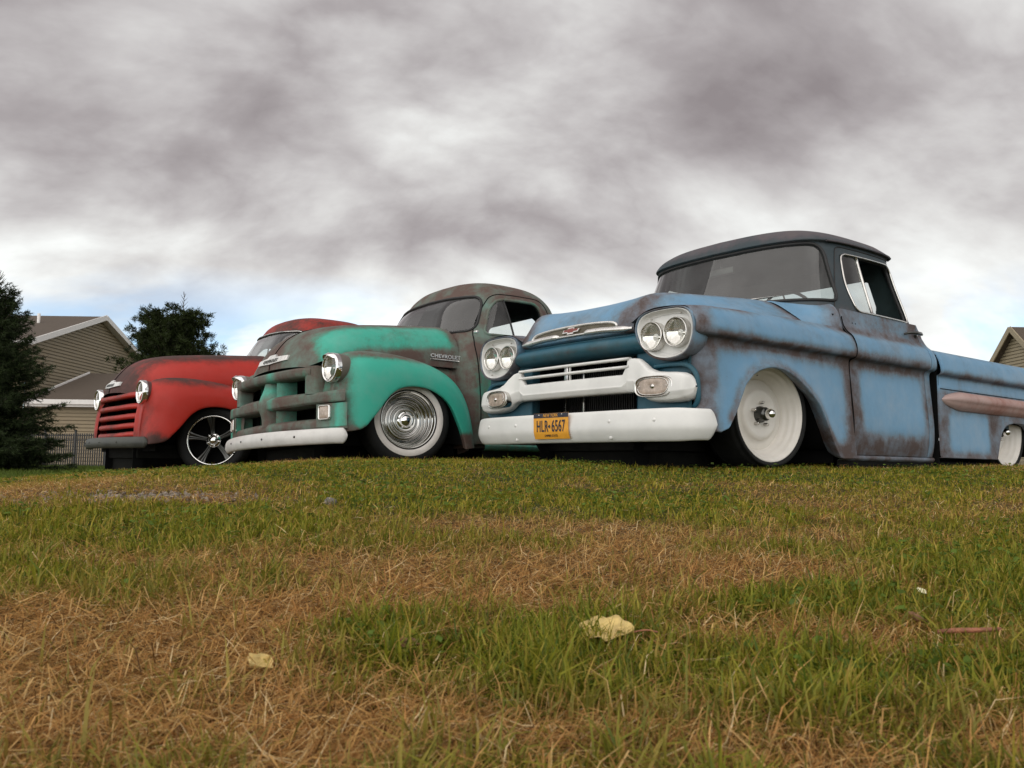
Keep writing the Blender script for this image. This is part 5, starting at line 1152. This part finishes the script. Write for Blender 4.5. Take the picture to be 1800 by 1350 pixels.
# ================================================================== HOUSES, FENCE, DRIVE
simple('siding', (.25, .195, .12), .65, var=.06, vscale=3)
simple('siding_right', (.30, .25, .165), .65, var=.06, vscale=3)
simple('shingle', (.085, .065, .048), .9, var=.30, vscale=40, bump=.5, bscale=25)
simple('trim_white', (.72, .69, .66), .5, var=.04)
simple('fence_black', (.010, .010, .010), .4)
simple('concrete', (.46, .42, .38), .9, var=.15, vscale=3, bump=.2)
def clap_wall(name, p0, p1, z0, top, mat, parent, step=.155, lap=.035):
    """lapped siding between plan points p0,p1 from z0 up to top(t); every course is a real step"""
    p0, p1 = np.array(p0, float), np.array(p1, float); d = p1-p0; Ld = np.linalg.norm(d); nrm = np.array([d[1], -d[0]])/Ld; V, F = [], []; zmax = max(top(t) for t in np.linspace(0, 1, 21)); z = z0
    ts = np.linspace(0, 1, 201)
    while z < zmax:
        ok = [t for t in ts if top(t) > z+.01]
        if len(ok) > 1:
            a, b = ok[0], ok[-1]; z2 = z+step; ok2 = [t for t in ts if top(t) > z2+.01]; a2, b2 = (ok2[0], ok2[-1]) if len(ok2) > 1 else ((a+b)/2-.001, (a+b)/2+.001)
            o = len(V)
            rv = step*.26
            for t, zz_, off in ((a, z+rv, lap), (b, z+rv, lap), (b2, z2, lap*.55), (a2, z2, lap*.55), (a, z+rv, -.02), (b, z+rv, -.02), (a, z, -.02), (b, z, -.02), (a2, z2, -.02), (b2, z2, -.02)): p = p0+d*t+nrm*off; V.append((p[0], p[1], zz_))
            F += [(o, o+1, o+2, o+3), (o+4, o+5, o+1, o), (o+6, o+7, o+5, o+4), (o+3, o+2, o+9, o+8)]
        z += step
    return mk(name, V, F, mat, parent, smooth=False)
def slab(name, pts, th, mat, parent):
    P = np.array(pts, float); n = np.cross(P[1]-P[0], P[2]-P[0]); n /= np.linalg.norm(n); n *= -np.sign(n[2]) if abs(n[2]) > .05 else 1
    return poly_extrude(name, P, n*th, mat, parent)
def beam(name, a, b, w, h, mat, parent):
    a, b = np.array(a, float), np.array(b, float); d = b-a; L_ = np.linalg.norm(d); zr = Vector(d).to_track_quat('X', 'Z').to_matrix(); return box(name, tuple((a+b)/2), (L_, w, h), mat, parent, .01, zr, seg=1)
def house_left():
    root = empty('house', loc=(-20.5, 36.5, -.4)); M0 = root.matrix_world.copy(); root.location = (0, 0, 0)
    tag(root, 'tan clapboard house with brown gable roof behind the dark spruce', 'house')
    gx, y0, y1, ym = -21.0, 36.5, 48.9, 42.7; ez, pz, zb = 5.15, 7.22, -.5
    clap_wall('gable_wall', (gx, y0), (gx, y1), zb, lambda t: ez+(pz-ez)*(1-abs(2*t-1)), 'siding', root)
    clap_wall('front_wall', (-36, y0), (gx, y0), zb, lambda t: ez, 'siding', root)
    k = (pz-ez)/(ym-y0); ov = .45
    rf = slab('roof', [(-36, y0-ov, ez-k*ov+.08), (gx+.35, y0-ov, ez-k*ov+.08), (gx+.35, ym, pz+.08), (-36, ym, pz+.08)], .10, 'shingle', root)
    slab('roof', [(-36, ym, pz+.08), (gx+.35, ym, pz+.08), (gx+.35, y1+ov, ez-k*ov+.08), (-36, y1+ov, ez-k*ov+.08)], .10, 'shingle', root)
    beam('rake_board', (gx+.37, y0-ov-.02, ez-k*ov+.02), (gx+.37, ym, pz+.02), .06, .26, 'trim_white', root); beam('rake_board', (gx+.37, ym, pz+.02), (gx+.37, y1+ov, ez-k*ov+.02), .06, .26, 'trim_white', root)
    slab('soffit', [(gx, y0-ov, ez-k*ov-.06), (gx+.34, y0-ov, ez-k*ov-.06), (gx+.34, ym, pz-.06), (gx, ym, pz-.06)], .03, 'trim_white', root); slab('soffit', [(gx, ym, pz-.06), (gx+.34, ym, pz-.06), (gx+.34, y1+ov, ez-k*ov-.06), (gx, y1+ov, ez-k*ov-.06)], .03, 'trim_white', root)
    beam('gutter', (-36, y0-ov-.06, ez-k*ov+.02), (gx+.35, y0-ov-.06, ez-k*ov+.02), .12, .14, 'trim_white', root)
    lathe('vent_pipe', [(.07, 0), (.07, .55), (.001, .56)], 'trim_white', rf, 10, 'z', (-22.9, 40.6, 6.5))
    # one-storey wing in front of the gable wall
    wx0, wx1, wy, wt = -20.15, -11.5, 36.0, 40.0; g, tp = 2.55, 4.12
    clap_wall('wing_wall', (wx0, wy), (wx1, wy), zb, lambda t: g-.05, 'siding', root)
    clap_wall('wing_wall', (wx1, wy), (wx1, wt+4), zb, lambda t: g-.05, 'siding', root)
    slab('wing_roof', [(wx0-.25, wy-.35, g-.05), (wx1+.3, wy-.35, g-.05), (wx1-1.6, wt, tp), (wx0+.2, wt, tp)], .10, 'shingle', root)
    slab('wing_roof', [(wx1+.3, wy-.35, g-.05), (wx1+.3, wt+4, g-.05), (wx1-1.6, wt, tp)], .10, 'shingle', root)
    beam('rake_board', (wx0-.27, wy-.37, g-.06), (wx0+.18, wt, tp-.02), .05, .20, 'trim_white', root)
    beam('gutter', (wx0-.3, wy-.42, g-.10), (wx1+.35, wy-.42, g-.10), .13, .20, 'trim_white', root); beam('fascia', (wx0-.3, wy-.33, g-.24), (wx1+.35, wy-.33, g-.24), .03, .12, 'trim_white', root)
    return root
house_left()
def house_right():
    root = empty('house', loc=(0, 0, 0)); tag(root, 'tan gabled house corner at the right edge behind the blue pickup bed', 'house')
    gx, y0, y1, ym = 24.0, 33.4, 46.6, 40.0; k = .86; pz = 6.85; ez = pz-k*(ym-y0); zb = -.6
    clap_wall('gable_wall', (gx, y1), (gx, y0), zb, lambda t: ez+(pz-ez)*(1-abs(2*t-1)), 'siding_right', root, .16, .034)
    slab('roof', [(gx-.35, ym, pz+.10), (38, ym, pz+.10), (38, y1+.4, ez-.34+.10), (gx-.35, y1+.4, ez-.34+.10)], .12, 'shingle', root)
    slab('roof', [(gx-.35, y0-.4, ez-.34+.10), (38, y0-.4, ez-.34+.10), (38, ym, pz+.10), (gx-.35, ym, pz+.10)], .12, 'shingle', root)
    beam('rake_board', (gx-.36, ym, pz+.02), (gx-.36, y1+.4, ez-.32), .06, .26, 'siding_right', root); beam('rake_board', (gx-.36, y0-.4, ez-.32), (gx-.36, ym, pz+.02), .06, .26, 'siding_right', root)
    clap_wall('front_wall', (gx, y0), (38, y0), zb, lambda t: ez, 'siding_right', root, .16, .034)
house_right()
mk('driveway', [(-26, 29.2, float(tz(-26, 29.2))+.05), (-7, 29.2, float(tz(-7, 29.2))+.05), (-7, 35.6, float(tz(-7, 35.6))+.05), (-26, 35.6, float(tz(-26, 35.6))+.05)], [(0, 1, 2, 3)], 'concrete')['kind'] = 'structure'
def fence():
    A, B_ = np.array([-17.4, 27.9]), np.array([-10.4, 25.6]); root = empty('picket_fence', loc=(0, 0, 0)); tag(root, 'black metal picket fence between the spruce and the red pickup', 'fence')
    d = (B_-A); L_ = np.linalg.norm(d); d /= L_; ang = Matrix.Rotation(math.atan2(d[1], d[0]), 3, 'Z'); me = None; H = 1.16
    for s in np.arange(0, L_, .088):
        p = A+d*s; z = float(tz(*p))
        if me is None: pk = box('picket', (0, 0, H/2), (.030, .030, H), 'fence_black', root, .003, seg=1); me = pk.data
        else: pk = bpy.data.objects.new('picket', me); COL.objects.link(pk); pk.parent = root
        pk.location = (p[0], p[1], z); pk.rotation_euler = (0, 0, math.atan2(d[1], d[0]))
    for s in np.arange(.3, L_, 1.22):
        p = A+d*s; z = float(tz(*p)); po = box('post', (p[0], p[1], z+.62), (.055, .055, 1.24), 'fence_black', root, .004, ang, seg=1); lathe('post_cap', [(.045, 0), (.03, .03), (.001, .045)], 'fence_black', po, 8, 'z', (p[0], p[1], z+1.24))
    for h in (.16, .95, 1.10):
        a, b = A, B_; beam('rail', (a[0], a[1], float(tz(*a))+h), (b[0], b[1], float(tz(*b))+h), .028, .030, 'fence_black', root)
fence()
